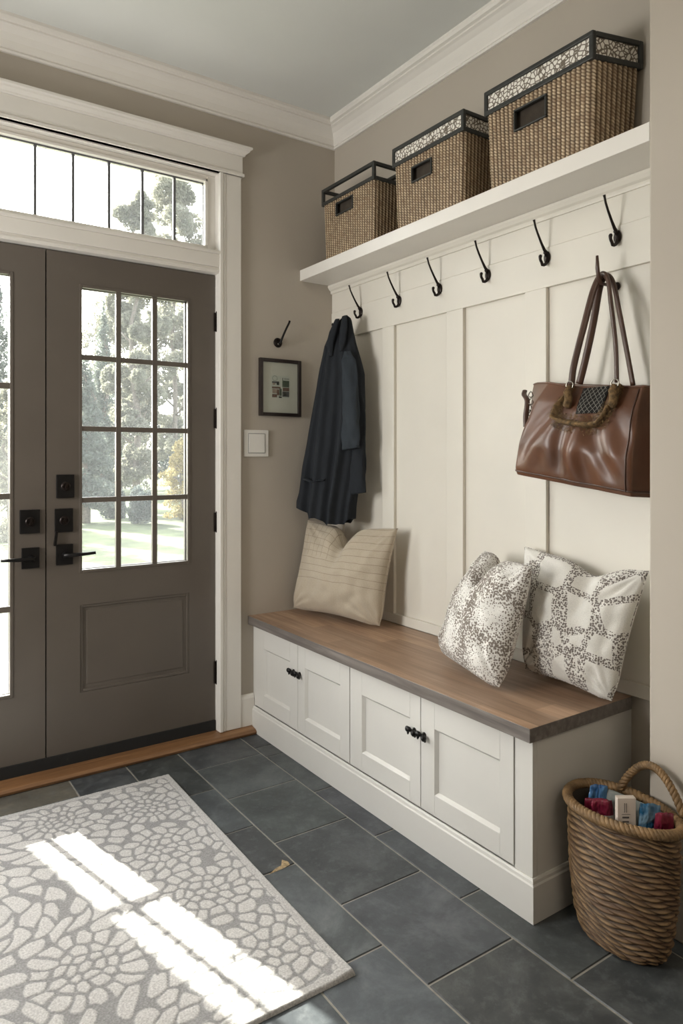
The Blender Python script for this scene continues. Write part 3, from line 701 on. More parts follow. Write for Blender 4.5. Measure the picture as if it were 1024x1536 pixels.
# ------------------------------------------------------------------ rug
def smooth01(x): return np.clip(x, 0, 1) ** 2 * (3 - 2 * np.clip(x, 0, 1))
def rug():
    TR = np.array([-0.981, -0.246]); BR = np.array([-1.000, -1.585]); W = 1.75
    TL = TR + np.array([-W, 0.030]); BL = BR + np.array([-W, 0.018])
    nu, nv = 560, 440
    s = np.linspace(0, 1, nu); t = np.linspace(0, 1, nv); S, T = np.meshgrid(s, t)   # s from right edge to left, t far -> near
    P = (TR[None, None] * ((1 - S) * (1 - T))[..., None] + TL * (S * (1 - T))[..., None] + BR * ((1 - S) * T)[..., None] + BL * (S * T)[..., None])
    a = S * W; b = T * 1.34       # metres from right edge, from far edge
    seeds = []
    R = np.random.RandomState(3)
    ros = [(0.17, 0.23, 0.8), (0.21, 0.52, 1.0), (0.19, 0.82, 1.0), (0.13, 1.16, 1.15), (0.47, 0.15, 0.8), (0.56, 0.95, 1.0), (0.95, 0.4, 1.0), (1.2, 1.1, 1.0), (1.45, 0.5, 1.0)]
    for cx, cy, k in ros:
        seeds.append((cx, cy, 0, 1))
        for n_, r_ in ((6, 0.034), (11, 0.070), (17, 0.108)):
            for i in range(n_):
                th = 2 * PI * (i + 0.3 * n_) / n_; seeds.append((cx + r_ * k * math.cos(th), cy + r_ * k * math.sin(th), th, 1.15))
    pts = np.array([(x, y) for x, y, _, _ in seeds])
    tries = 0
    while tries < 9000:
        tries += 1
        x, y = R.uniform(0, W), R.uniform(0, 1.34)
        leafy = x > 0.42
        dmin = (0.040 if not leafy else 0.055)
        inside = any((x - cx) ** 2 + (y - cy) ** 2 < (0.132 * k) ** 2 for cx, cy, k in ros)
        if inside: continue
        if ((pts - (x, y)) ** 2).sum(1).min() < dmin ** 2: continue
        ang = 0.9 * math.sin(3.1 * x + 2.0 * y) + 2.2 * math.cos(2.7 * y - 1.5 * x)
        seeds.append((x, y, ang, 2.5 if leafy else 1.2)); pts = np.vstack([pts, (x, y)])
    sd = np.array(seeds)
    aw = a + 0.006 * np.sin(40 * b + 3) + 0.004 * np.sin(71 * a + 1.7); bw = b + 0.006 * np.sin(37 * a) + 0.004 * np.sin(83 * b)
    A_ = aw.ravel(); B_ = bw.ravel(); F1 = np.full(A_.shape, 9.0); F2 = np.full(A_.shape, 9.0)
    for x, y, th, el in sd:
        m = (np.abs(A_ - x) < 0.13) & (np.abs(B_ - y) < 0.13)
        dx, dy = A_[m] - x, B_[m] - y; c_, s_ = math.cos(th), math.sin(th)
        u = dx * c_ + dy * s_; v = -dx * s_ + dy * c_
        dd = np.sqrt((u / math.sqrt(el)) ** 2 + (v * math.sqrt(el)) ** 2)
        f1 = F1[m]; f2 = F2[m]
        F2[m] = np.where(dd < f1, f1, np.minimum(f2, dd)); F1[m] = np.minimum(f1, dd)
    e = (F2 - F1).reshape(a.shape)
    F1r = F1.reshape(a.shape); rl = np.where(a > 0.42, 0.042, 0.029)
    mask = smooth01((e - 0.0070) / 0.004) * smooth01((rl - F1r) / 0.004)
    # serged border
    d_edge = np.minimum(np.minimum(a, W - a), np.minimum(b, 1.34 - b))
    bd = smooth01((0.028 - d_edge) / 0.004)
    mask = mask * (1 - bd) + 0.72 * bd
    line = smooth01(1 - np.abs(d_edge - 0.031) / 0.004); mask *= (1 - 0.8 * line)
    z = 0.009 + 0.0018 * mask + R.uniform(-0.0006, 0.0006, a.shape)
    edge = np.clip(d_edge / 0.006, 0, 1); z = np.where(edge < 1, 0.0005 + (z - 0.0005) * np.sqrt(edge), z)
    z += 0.006 * np.exp(-((a) / 0.05) ** 2 - ((1.34 - b) / 0.08) ** 2) * edge
    mask = np.clip(mask + R.normal(0, 0.07, a.shape), 0, 1)
    P3 = np.dstack([P, z])
    g = G(); g.grid(P3, flip=True)
    col = np.ones((nu * nv, 4)); col[:, 0] = mask.ravel(); col[:, 1] = 0; g.attr = ('weave', col)
    o = g.build('rug', 'rug', smooth=True, recalc=False)
    tag(o, 'pale grey rug with ivory floral mosaic pattern on the slate floor', 'rug')
rug()

# ------------------------------------------------------------------ wicker shelf baskets
def rrect(x0, x1, y0, y1, r, n_per=0.0026):
    # closed perimeter of rounded rectangle, evenly sampled; starts mid back
    segs = []
    pts = []
    def arc(cx, cy, a0, a1):
        k = max(4, int(r * abs(a1 - a0) / n_per))
        for i in range(k): a = a0 + (a1 - a0) * i / k; pts.append((cx + r * math.cos(a), cy + r * math.sin(a)))
    def line(ax, ay, bx, by):
        L = math.hypot(bx - ax, by - ay); k = max(2, int(L / n_per))
        for i in range(k): f = i / k; pts.append((ax + (bx - ax) * f, ay + (by - ay) * f))
    line(x1, y0 + r, x1, y1 - r); arc(x1 - r, y1 - r, 0, PI / 2); line(x1 - r, y1, x0 + r, y1); arc(x0 + r, y1 - r, PI / 2, PI)
    line(x0, y1 - r, x0, y0 + r); arc(x0 + r, y0 + r, PI, 1.5 * PI); line(x0 + r, y0, x1 - r, y0); arc(x1 - r, y0 + r, 1.5 * PI, 2 * PI)
    return np.array(pts)
def shelf_basket(label, xa, xb, ya, yb, z0, zt, hole, zf, lace_on, flare=0.0):
    cx, cy = (xa + xb) / 2, (ya + yb) / 2
    root = thing('wicker_basket', label, 'basket', (cx, cy, z0), 'wicker baskets on the white shelf')
    per = rrect(xa, xb, yb, ya, 0.022); nu = len(per)
    nxt = np.roll(per, -1, 0); prv = np.roll(per, 1, 0); tg = nxt - prv; tg /= np.linalg.norm(tg, axis=1)[:, None]
    nrm = np.stack([tg[:, 1], -tg[:, 0]], 1)
    arc = np.concatenate([[0], np.cumsum(np.linalg.norm(np.diff(per, axis=0), axis=1))])
    H = zt - z0; nv = int(H / 0.0016); v = np.linspace(0, H, nv)
    U, V = np.meshgrid(arc, v)
    Wc = 0.0185; colu = np.floor(U / Wc); fu = U / Wc - colu
    p = 0.0108; jit = 0.15 * np.sin(colu * 12.9) + 0.05 * np.sin(V * 90 + colu)
    ph = V / p + 1.1 * fu + 0.5 * (colu % 2) + jit; row = np.floor(ph)
    hs = np.sqrt(np.abs(np.sin(PI * ph))); en = np.sqrt(np.abs(np.sin(PI * fu)) + 1e-6)
    h = en * (0.22 + 0.78 * hs)
    taper = 1 - 0.055 * (1 - V / H)
    Px = cx + (per[None, :, 0] - cx) * taper + nrm[None, :, 0] * (h * 0.0062 - 0.006)
    Py = cy + (per[None, :, 1] - cy) * taper + nrm[None, :, 1] * (h * 0.0062 - 0.006)
    P = np.dstack([Px, Py, z0 + V])
    g = G(); g.grid(P, closed_u=True)
    y0h, y1h, z0h, z1h = hole
    vv = P.reshape(-1, 3)
    ins = (vv[:, 0] < cx - 0.03) & (vv[:, 1] > y1h) & (vv[:, 1] < y0h) & (vv[:, 2] > z0h) & (vv[:, 2] < z1h)
    keep = [not (ins[f[0]] or ins[f[2]]) for f in g.f]
    g.f = [f for f, k in zip(g.f, keep) if k]; g.mi = [0] * len(g.f)
    col = np.ones((len(vv), 4)); col[:, 0] = h.ravel()
    rnd = (np.sin(row * 78.23 + colu * 37.7) * 43758.5) % 1.0
    col[:, 1] = (rnd ** 2).ravel(); g.attr = ('weave', col)
    g.build('woven_side', 'wicker', root, smooth=True, recalc=False)
    # inside wall and bottom
    t = 0.021
    g = G(); g.box(xa + t, xb - t, yb + t, ya - t, z0 + 0.001, z0 + 0.008)
    for bx in ((xa + t, xa + t + 0.003, yb + t, ya - t), (xb - t - 0.003, xb - t, yb + t, ya - t), (xa + t, xb - t, yb + t, yb + t + 0.003), (xa + t, xb - t, ya - t - 0.003, ya - t)):
        g.box(*bx, z0 + 0.004, zt - 0.002)
    g.build('lining', 'lining', root)
    xf = xa + 0.004
    g = G(); e = 0.007
    g.box(xf - 0.008, xf + 0.006, y1h - e, y0h + e, z1h, z1h + e); g.box(xf - 0.008, xf + 0.006, y1h - e, y0h + e, z0h - e, z0h)
    g.box(xf - 0.008, xf + 0.006, y1h - e, y1h, z0h, z1h); g.box(xf - 0.008, xf + 0.006, y0h, y0h + e, z0h, z1h)
    g.build('hand_hole_trim', 'basket_frame', root, bevel=0.003)
    # frame: lower band, upper band, four posts
    k = 0.015; o = 0.004
    g = G()
    for za, zb in ((zt - 0.003, zt + 0.014), (zf - 0.016, zf)):
        g.box(xa - o, xa - o + k, yb - o, ya + o, za, zb); g.box(xb + o - k, xb + o, yb - o, ya + o, za, zb)
        g.box(xa - o + k, xb + o - k, yb - o, yb - o + k, za, zb); g.box(xa - o + k, xb + o - k, ya + o - k, ya + o, za, zb)
    for xx in (xa - o, xb + o - k):
        for yy in (yb - o, ya + o - k): g.box(xx, xx + k, yy, yy + k, zt + 0.010, zf - 0.012)
    g.build('rim_frame', 'basket_frame', root, bevel=0.003)
    if lace_on:
        g = G(); za, zb = zt + 0.014, zf - 0.016; i_ = 0.003
        g.box(xa + i_, xa + i_ + 0.003, yb + 0.01, ya - 0.01, za, zb); g.box(xb - i_ - 0.003, xb - i_, yb + 0.01, ya - 0.01, za, zb)
        g.box(xa + 0.01, xb - 0.01, yb + i_, yb + i_ + 0.003, za, zb); g.box(xa + 0.01, xb - 0.01, ya - i_ - 0.003, ya - i_, za, zb)
        g.build('lace_band', 'lace', root)
    if flare:
        for o_ in root.children:
            for v_ in o_.data.vertices:
                x_, y_ = v_.co.x + cx, v_.co.y + cy
                if y_ < cy: v_.co.y -= flare * min(1, max(0, (x_ - xa) / (xb - xa))) * (cy - y_) / (cy - yb)
    return root
SZ = 2.2425
shelf_basket('smallest wicker basket with open dark rim, at the room-corner end of the shelf', -0.190, -0.012, -0.178, -0.588, SZ, 2.515, (-0.30, -0.425, 2.440, 2.488), 2.592, False)
shelf_basket('middle wicker basket with patterned band under its dark rim, on the shelf', -0.190, -0.012, -0.722, -1.136, SZ, 2.515, (-0.846, -0.955, 2.418, 2.470), 2.592, True)
shelf_basket('largest wicker basket with patterned band under its dark rim, at the end wall', -0.190, -0.012, -1.246, -1.690, SZ, 2.520, (-1.385, -1.510, 2.418, 2.480), 2.604, True, 0.05)

# ------------------------------------------------------------------ pillows
def pillow(name, label, c00, c10, c11, c01, T, mat, chop=0.0, chop_s=0.5, chop_w=0.11, pinch=0.045, seed=0, wr=0.004, flip=1, n=90, back_k=0.9):
    # c00 bottom-left, c10 bottom-right, c11 top-right, c01 top-left (seen from the room)
    c00, c10, c11, c01 = [np.array(c, float) for c in (c00, c10, c11, c01)]
    nr = np.cross(c10 - c00, c01 - c00); nr /= np.linalg.norm(nr)
    up = (c01 + c11 - c00 - c10); up /= np.linalg.norm(up); rt = np.cross(up, nr); 
    s = np.linspace(0, 1, n); S, Tt = np.meshgrid(s, s)
    def base(S, Tt):
        P = c00 * ((1 - S) * (1 - Tt))[..., None] + c10 * (S * (1 - Tt))[..., None] + c11 * (S * Tt)[..., None] + c01 * ((1 - S) * Tt)[..., None]
        e1 = np.sin(PI * S) ** 0.8; e2 = np.sin(PI * Tt) ** 0.8
        P = P + (c01 - c00) * (e1 * pinch * (1 - 2 * Tt))[..., None] + (c10 - c00) * (e2 * pinch * (1 - 2 * S))[..., None]
        dent = chop * np.exp(-((S - chop_s) / (chop_w * (1.2 - 0.3 * Tt))) ** 2) * Tt ** 5
        P = P - up * dent[..., None]
        ctr = (c00 + c10 + c11 + c01) / 4
        for (a_, b_) in ((0, 0), (1, 0), (1, 1), (0, 1)):
            P = P + (ctr - P) * ((0.02 if b_ else 0.06) * np.exp(-(np.hypot(S - a_, Tt - b_) / 0.10) ** 2))[..., None]
        return P, dent
    P, dent = base(S, Tt)
    th = T * (np.clip(np.sin(PI * S), 0, 1) * np.clip(np.sin(PI * Tt), 0, 1)) ** 0.42
    sag = 1 + 0.22 * (0.5 - Tt)
    groove = np.exp(-((S - chop_s) / 0.06) ** 2) * np.clip((Tt - 0.45) / 0.55, 0, 1) ** 1.3 * (1.0 if chop else 0.0)
    shp = np.zeros_like(S)
    for j in range(n):
        for i in range(n):
            shp[j, i] = noise.noise(Vector((S[j, i] * 5 + seed, Tt[j, i] * 3.2, seed * 1.7))) + 0.55 * noise.noise(Vector((S[j, i] * 11 + seed, Tt[j, i] * 9, 4.1)))
    rad = 0.0
    for (a, b) in ((0, 0), (1, 0), (1, 1), (0, 1)):
        dd = np.hypot(S - a, Tt - b); an = np.arctan2(Tt - b, S - a)
        rad = rad + np.exp(-dd * 5.5) * np.sin(an * 17 + seed + a * 2) * np.clip(dd * 6, 0, 1)
    env = np.clip(np.minimum(np.minimum(S, 1 - S), np.minimum(Tt, 1 - Tt)) * 9, 0, 1)
    front = th * sag * (1 - 0.62 * groove) + (shp * wr * 2.2 + rad * wr * 1.8) * env
    back = th * sag * back_k + shp * wr * env
    Pf = P + nr * (front * flip)[..., None]; Pb = P - nr * (back * flip)[..., None]
    for Q_ in (Pf, Pb, P):
        Q_[..., 0] = np.minimum(Q_[..., 0], -0.025); Q_[..., 1] = np.minimum(Q_[..., 1], -0.006)
        Q_[..., 1] = np.maximum(Q_[..., 1], -1.885); Q_[..., 2] = np.maximum(Q_[..., 2], 0.5535)
    g = G(); g.grid(Pf); b0 = len(g.v); g.grid(Pb, flip=True)
    uv = np.dstack([S, Tt]).reshape(-1, 2)
    g.uv = np.vstack([uv, uv + [0.37, 0.0]])
    root = thing(name, label, 'pillow', tuple((c00 + c10) / 2))
    me_o = g.build('cover', mat, root, smooth=True, recalc=False)
    bm = bmesh.new(); bm.from_mesh(me_o.data); bmesh.ops.remove_doubles(bm, verts=bm.verts, dist=0.0002); bmesh.ops.recalc_face_normals(bm, faces=bm.faces); bm.to_mesh(me_o.data); bm.free()
    me_o.data.polygons.foreach_set('use_smooth', [True] * len(me_o.data.polygons))
    # piped seam around the edge
    ring = [tuple(P[0, i]) for i in range(n)] + [tuple(P[i, n - 1]) for i in range(1, n)] + [tuple(P[n - 1, i]) for i in range(n - 2, -1, -1)] + [tuple(P[i, 0]) for i in range(n - 2, 0, -1)]
    ring = ring[::2] + [ring[0]]
    gg = G(); gg.tube(ring, 0.0014, 6, caps=False); gg.uv = np.full((len(gg.v), 2), 0.2)
    gg.build('piping', mat, root, smooth=True)
    return root
pillow('throw_pillow', 'beige linen pillow with stitched rows, sagging in the corner below the coat', (-0.292, -0.050, 0.563), (-0.152, -0.600, 0.5545), (-0.080, -0.625, 0.998), (-0.195, -0.045, 1.000), 0.098, 'linen', chop_w=0.095, chop=0.105, chop_s=0.52, seed=2.3, wr=0.006, pinch=0.05)
pillow('throw_pillow', 'speckled white and brown pillow with pointed ears, standing in front of the patterned one', (-0.235, -1.055, 0.575), (-0.345, -1.460, 0.5545), (-0.235, -1.500, 0.950), (-0.110, -1.165, 0.960), 0.108, 'speck', pinch=0.012, chop=0.105, chop_w=0.10, chop_s=0.45, seed=5.1, wr=0.006, back_k=0.6)
pillow('throw_pillow', 'ivory pillow with brown dotted lattice print leaning at the end wall', (-0.165, -1.395, 0.575), (-0.160, -1.745, 0.5545), (-0.070, -1.805, 0.965), (-0.062, -1.310, 0.990), 0.082, 'ogee', chop=0.035, chop_s=0.62, chop_w=0.16, seed=8.4, wr=0.0065, back_k=0.8)

# ------------------------------------------------------------------ coat
def coat():
    A0 = np.array([-0.27, -0.035, 0]); Td = np.array([0.4741, -0.8805, 0]); Nd = np.array([-0.8805, -0.4741, 0])
    root = thing('coat', 'dark navy coat hanging in long folds from the peg in the corner', 'coat', (-0.165, -0.225, 0.98))
    def W(s, n, z): return A0 + Td * s + Nd * n + np.array([0, 0, z])
    zs = [1.975, 1.965, 1.95, 1.89, 1.838, 1.77, 1.695, 1.54, 1.39, 1.25, 1.14, 1.06, 1.00]
    Ls = [0.288, 0.270, 0.252, 0.207, 0.182, 0.168, 0.152, 0.120, 0.090, 0.062, 0.045, 0.032, 0.030]
    Rs = [0.300, 0.315, 0.322, 0.334, 0.347, 0.368, 0.388, 0.392, 0.385, 0.370, 0.355, 0.345, 0.342]
    nu, nv = 260, 150
    P = np.zeros((nv, nu, 3)); uv = []
    for j in range(nv):
        f = j / (nv - 1)
        z = 1.975 - f * 0.975
        L = np.interp(-z, [-q for q in zs], Ls); R = np.interp(-z, [-q for q in zs], Rs)
        c, w = (L + R) / 2, (R - L) / 2
        dep = 0.010 + 0.045 * min(1, f * 4) + 0.012 * f
        for i in range(nu):
            th = 2 * PI * i / nu; x = math.cos(th); y = math.sin(th)
            fr = (x + 1) / 2
            # folds run down from the hanging point
            q = fr * 5.2 + 0.25 * math.sin(3 * f + fr * 4)
            fold = math.sin(2 * PI * q * 0.62 + 0.6) * 0.55 + 0.45 * math.sin(2 * PI * q * 1.13 + 2.1 + f)
            amp = (0.005 + 0.019 * f) * (1 if y > 0 else 0.35)
            nn = dep * abs(y) ** 0.7 * (1 if y > 0 else -0.55) + amp * fold * abs(y) ** 0.5
            nn += 0.004 * noise.noise(Vector((fr * 6, f * 9, 1.0 if y > 0 else 5.0)))
            # hem shape
            zz = z
            if f > 0.86:
                k = (f - 0.86) / 0.14
                s_ = L + (R - L) * fr
                hem = np.interp(s_, [0.03, 0.105, 0.115, 0.16, 0.20, 0.215, 0.26, 0.30, 0.345], [1.062, 1.045, 1.005, 1.018, 1.006, 0.988, 0.992, 0.996, 1.018])
                hem += 0.006 * fold
                z86 = 1.975 - 0.86 * 0.975
                zz = z86 + (hem - z86) * k
            P[j, i] = W(c + w * x, nn, zz); uv.append((fr, f))
    g = G(); g.grid(P, closed_u=True); g.f.append(tuple(range(nu))); g.mi.append(0)
    g.uv = uv
    g.build('coat_body', 'coat', root, smooth=True, recalc=True)
    def sleeve(name, pts, mat, fl=0.45, wr=0.003):
        # pts: (s, n, z, halfwidth)
        n2 = 60; m2 = 44; Q = np.zeros((n2, m2, 3)); uv = []
        ts = np.linspace(0, len(pts) - 1, n2); pa = np.array(pts)
        for j, t in enumerate(ts):
            c = [np.interp(t, range(len(pts)), pa[:, k]) for k in range(4)]
            for i in range(m2):
                th = 2 * PI * i / m2
                dd = 1 + 0.10 * math.sin(3 * th + t * 1.5) + 0.05 * math.sin(5 * th - t * 3)
                ring = 0.004 * noise.noise(Vector((t * 2.2, math.cos(th) * 1.5, math.sin(th) * 1.5)))
                Q[j, i] = W(c[0] + (c[3] * dd + ring) * math.cos(th), c[1] + (c[3] * fl * dd + ring) * math.sin(th), c[2] + 0.006 * math.cos(th) * (j > n2 - 4)); uv.append((i / m2, j / n2))
        g = G(); g.grid(Q, closed_u=True); g.uv = uv
        g.f.append(tuple(range(m2))); g.mi.append(0); g.f.append(tuple(range((n2 - 1) * m2, n2 * m2))); g.mi.append(0)
        return g.build(name, mat, root, smooth=True)
    sleeve('sleeve', [(0.318, 0.040, 1.80, 0.016), (0.330, 0.052, 1.76, 0.034), (0.342, 0.060, 1.65, 0.041), (0.350, 0.064, 1.50, 0.043), (0.352, 0.066, 1.40, 0.044), (0.350, 0.066, 1.345, 0.044)], 'coat2')
    sleeve('sleeve', [(0.340, 0.010, 1.70, 0.03), (0.352, 0.018, 1.55, 0.042), (0.362, 0.026, 1.40, 0.043), (0.370, 0.032, 1.25, 0.041), (0.374, 0.034, 1.138, 0.038)], 'coat')
    # collar flaps
    def ribbon(name, pts, half, mat='coat'):
        n2 = 40; pa = np.array(pts, float); ts = np.linspace(0, len(pts) - 1, n2); Q = np.zeros((n2, 9, 3)); uv = []
        for j, t in enumerate(ts):
            c = [np.interp(t, range(len(pts)), pa[:, k]) for k in range(3)]; hw = np.interp(t, range(len(pts)), half)
            for i in range(9):
                f = (i - 4) / 4
                Q[j, i] = W(c[0] + hw * f, c[1] - 0.008 * f * f, c[2] + 0.2 * hw * f); uv.append((i / 9, j / n2))
        g = G(); g.grid(Q); g.uv = uv
        return g.build(name, mat, root, smooth=True, recalc=False, solid=0.004)
    ribbon('collar', [(0.262, 0.036, 1.956), (0.245, 0.046, 1.90), (0.232, 0.054, 1.84), (0.240, 0.056, 1.78)], [0.010, 0.018, 0.018, 0.004])
    ribbon('collar', [(0.300, 0.034, 1.968), (0.300, 0.044, 1.91), (0.298, 0.052, 1.85), (0.292, 0.054, 1.80)], [0.012, 0.018, 0.015, 0.004])
    ribbon('belt_band', [(0.10, 0.070, 1.205), (0.15, 0.078, 1.19), (0.19, 0.078, 1.198), (0.215, 0.075, 1.20)], [0.004, 0.006, 0.006, 0.004])
coat()

# ------------------------------------------------------------------ handbag
def handbag():
    root = thing('handbag', 'large brown leather handbag with shaggy trim hanging by long straps', 'handbag', (-0.10, -1.6, 1.19))
    nv, per = 90, 240
    P = np.zeros((nv, per, 3))
    th = np.linspace(0, 2 * PI, per, endpoint=False)
    for j in range(nv):
        t = j / (nv - 1)
        fl_ = np.interp(t, [0, 0.05, 0.5, 0.9, 1], [-1.372, -1.368, -1.405, -1.462, -1.478])     # front-left y
        bl = np.interp(t, [0, 0.5, 0.9, 1], [-1.30, -1.31, -1.325, -1.335])                     # back-left y
        fr = np.interp(t, [0, 0.5, 1], [-1.806, -1.815, -1.822]); br = np.interp(t, [0, 0.5, 1], [-1.860, -1.865, -1.868])
        xf = np.interp(t, [0, 0.08, 0.35, 0.8, 1], [-0.168, -0.176, -0.182, -0.160, -0.132]); xb = np.interp(t, [0, 1], [-0.0215, -0.040])
        c4 = [np.array([xb, br]), np.array([xf, fr]), np.array([xf, fl_]), np.array([xb, bl])]
        # rounded quad by superellipse blend
        pts = []
        for k in range(per):
            a = k / per * 4; e = int(a) % 4; f = a - int(a)
            p = c4[e] * (1 - f) + c4[(e + 1) % 4] * f
            pts.append(p)
        pts = np.array(pts)
        for _ in range(5): pts = (np.roll(pts, 1, 0) + 2 * pts + np.roll(pts, -1, 0)) / 4
        zl = np.interp(t, [0, 1], [1.246, 1.552]); zr = np.interp(t, [0, 1], [1.188, 1.512])
        for k in range(per):
            x, y = pts[k]
            u = (y - fl_) / (fr - fl_)
            z = zl + (zr - zl) * np.clip(u, -0.3, 1.2)
            a = k / per * 4
            if 1 < a < 2:      # front face
                uu = np.clip(u, 0, 1)
                # pleats fan out from the trim down to the bottom corners
                q = (uu - 0.52) / (0.30 + 0.75 * (1 - t))
                pl = math.sin(q * 15.0 + 0.8) * math.exp(-(q * 1.15) ** 2) * math.exp(-((t - 0.42) / 0.30) ** 2)
                pl += 0.6 * math.sin(q * 27 + t * 5) * math.exp(-((t - 0.22) / 0.18) ** 2) * math.exp(-(q * 1.3) ** 2)
                bulge = math.sin(PI * uu) * (0.016 * math.sin(PI * min(1, t * 1.1)))
                x -= bulge + 0.0135 * pl * math.sin(PI * uu) ** 0.5
                x += 0.004 * noise.noise(Vector((u * 5, t * 4, 2)))
                z -= 0.010 * math.sin(PI * uu) * (t > 0.9) * (t - 0.9) * 10
            P[j, k] = (x, y, z)
    for _ in range(6): P[1:-1] = (P[:-2] + 2 * P[1:-1] + P[2:]) / 4
    g = G(); g.grid(P, closed_u=True); g.f.append(tuple(range(per))); g.mi.append(0)
    g.f.append(tuple(range((nv - 1) * per, nv * per))); g.mi.append(0)
    g.build('bag_body', 'leather', root, smooth=True)
    # base seam band
    ring = [tuple(P[4, k]) for k in range(0, per, 2)]; ring.append(ring[0])
    G().tube(ring, 0.0032, 6, caps=False).build('base_piping', 'leather_dark', root, smooth=True)
    ring = [tuple(P[nv - 1, k] + np.array([0, 0, 0.001])) for k in range(0, per, 2)]; ring.append(ring[0])
    G().tube(ring, 0.0035, 6, caps=False).build('top_piping', 'leather', root, smooth=True)
    G().tube([tuple(P[j, 62] + np.array([-0.0015, -0.0005, 0])) for j in range(3, nv, 3)], 0.0022, 6).build('side_seam', 'leather_dark', root, smooth=True)
    def fx(y, z):    # front surface x near (y,z)
        d = (P[..., 1] - y) ** 2 + (P[..., 2] - z) ** 2 + (P[..., 0] > -0.10) * 9
        j, k = np.unravel_index(np.argmin(d), d.shape); return P[j, k, 0]
    # dark net panel
    y0, y1, z0, z1 = -1.618, -1.712, 1.440, 1.523
    Q = np.array([[(fx(y, z) - 0.0035, y, z) for y in np.linspace(y0, y1, 10)] for z in np.linspace(z0, z1, 10)])
    g = G(); g.grid(Q); net = g.build('net_panel', 'net_back', root, smooth=True, recalc=False, solid=0.002)
    g = G()
    for k in range(-5, 9):
        for sg in (1, -1):
            line = []
            for q in np.linspace(0, 1, 9):
                z = z0 + (z1 - z0) * q; y = y0 + (y1 - y0) * (k / 6.0 + sg * q * 0.75 + (0 if sg > 0 else 0.75))
                if y1 < y < y0: line.append((fx(y, z) - 0.0062, y, z))
            if len(line) > 1: g.tube(line, 0.0009, 5)
    g.build('net_threads', 'thread', net, smooth=True)
    # shaggy U-shaped trim
    upts = [(-1.578, 1.535), (-1.572, 1.50), (-1.552, 1.465), (-1.545, 1.432), (-1.575, 1.418), (-1.62, 1.410), (-1.665, 1.402), (-1.705, 1.405), (-1.726, 1.43), (-1.738, 1.465), (-1.748, 1.50), (-1.752, 1.522)]
    wd = [0.012, 0.017, 0.022, 0.024, 0.029, 0.031, 0.031, 0.029, 0.024, 0.024, 0.024, 0.014]
    core = [(fx(y, z) - 0.004, y, z) for y, z in upts]
    g = G(); g.tube(core, [w * 0.9 for w in wd], 12, flat=0.35, up=(0, 0, 1)); 
    fur = g.build('shaggy_trim', 'fur', root, smooth=True)
    g = G(); R = random.Random(4)
    for _ in range(2600):
        t = R.uniform(0, len(upts) - 1.001); i = int(t); f = t - i
        p = Vector(core[i]).lerp(Vector(core[i + 1]), f); w = wd[i] * (1 - f) + wd[i + 1] * f
        tg = (Vector(core[i + 1]) - Vector(core[i])).normalized(); sd = Vector((1, 0, 0)).cross(tg)
        q = p + sd * R.uniform(-w, w) + Vector((-0.004 - R.random() * 0.004, 0, 0))
        dv = Vector((-0.35, R.uniform(-0.8, 0.8), R.uniform(-1.0, 0.2))).normalized()
        L = R.uniform(0.005, 0.012)
        a = dv.cross(Vector((1, 0, 0))).normalized() * 0.0007
        b = len(g.v); g.v += [tuple(q - a), tuple(q + a), tuple(q + dv * L)]; g.f.append((b, b + 1, b + 2)); g.mi.append(0)
    o = g.build('tufts', 'fur', fur, recalc=False); o['kind'] = 'stuff'
    # straps
    def strap(name, pts, w, mat='leather_dark'):
        pts = [Vector(p) for p in pts]
        # catmull-rom
        out = []
        ext = [pts[0] * 2 - pts[1]] + pts + [pts[-1] * 2 - pts[-2]]
        for i in range(1, len(ext) - 2):
            for k in range(8):
                t = k / 8; p0, p1, p2, p3 = ext[i - 1:i + 3]
                out.append(0.5 * ((2 * p1) + (p2 - p0) * t + (2 * p0 - 5 * p1 + 4 * p2 - p3) * t * t + (3 * p1 - p0 - 3 * p2 + p3) * t ** 3))
        out.append(pts[-1])
        G().tube(out, w, 10, flat=0.62, up=(0.55, -0.83, 0)).build(name, mat, root, smooth=True)
    ap = (-0.084, -1.648, 1.884)
    strap('strap', [(-0.160, -1.590, 1.535), (-0.155, -1.597, 1.60), (-0.128, -1.616, 1.73), (-0.100, -1.630, 1.84), ap, (-0.092, -1.675, 1.862), (-0.115, -1.702, 1.78), (-0.140, -1.735, 1.65), (-0.158, -1.752, 1.53)], 0.0105)
    strap('strap', [(-0.080, -1.560, 1.545), (-0.076, -1.580, 1.62), (-0.072, -1.608, 1.74), (-0.068, -1.628, 1.85), (-0.070, -1.650, 1.882), (-0.066, -1.676, 1.855), (-0.066, -1.700, 1.75), (-0.068, -1.728, 1.62), (-0.070, -1.748, 1.525)], 0.0115)
    for y, z in ((-1.590, 1.533), (-1.752, 1.525)):
        x = -0.164; pts = [(x - 0.004, y + 0.013 * math.cos(a), z + 0.013 * math.sin(a)) for a in np.linspace(0, 2 * PI, 17)]
        G().tube(pts, 0.0022, 8, caps=False, up=(1, 0, 0)).build('strap_ring', 'steel', root, smooth=True)
        g = G(); R = random.Random(9)
        g.tube([(x - 0.006, y, z - 0.004), (x - 0.012, y + 0.004, z - 0.022), (x - 0.014, y - 0.003, z - 0.042), (x - 0.012, y + 0.002, z - 0.062), (x - 0.010, y, z - 0.072)], [0.007, 0.013, 0.012, 0.014, 0.006], 10)
        g.v = [tuple(Vector(p) + Vector([R.uniform(-.0015, .0015) for _ in range(3)])) for p in g.v]
        g.build('tassel_knot', 'fur', root, smooth=True)
    # side clasp at the left
    g = G()
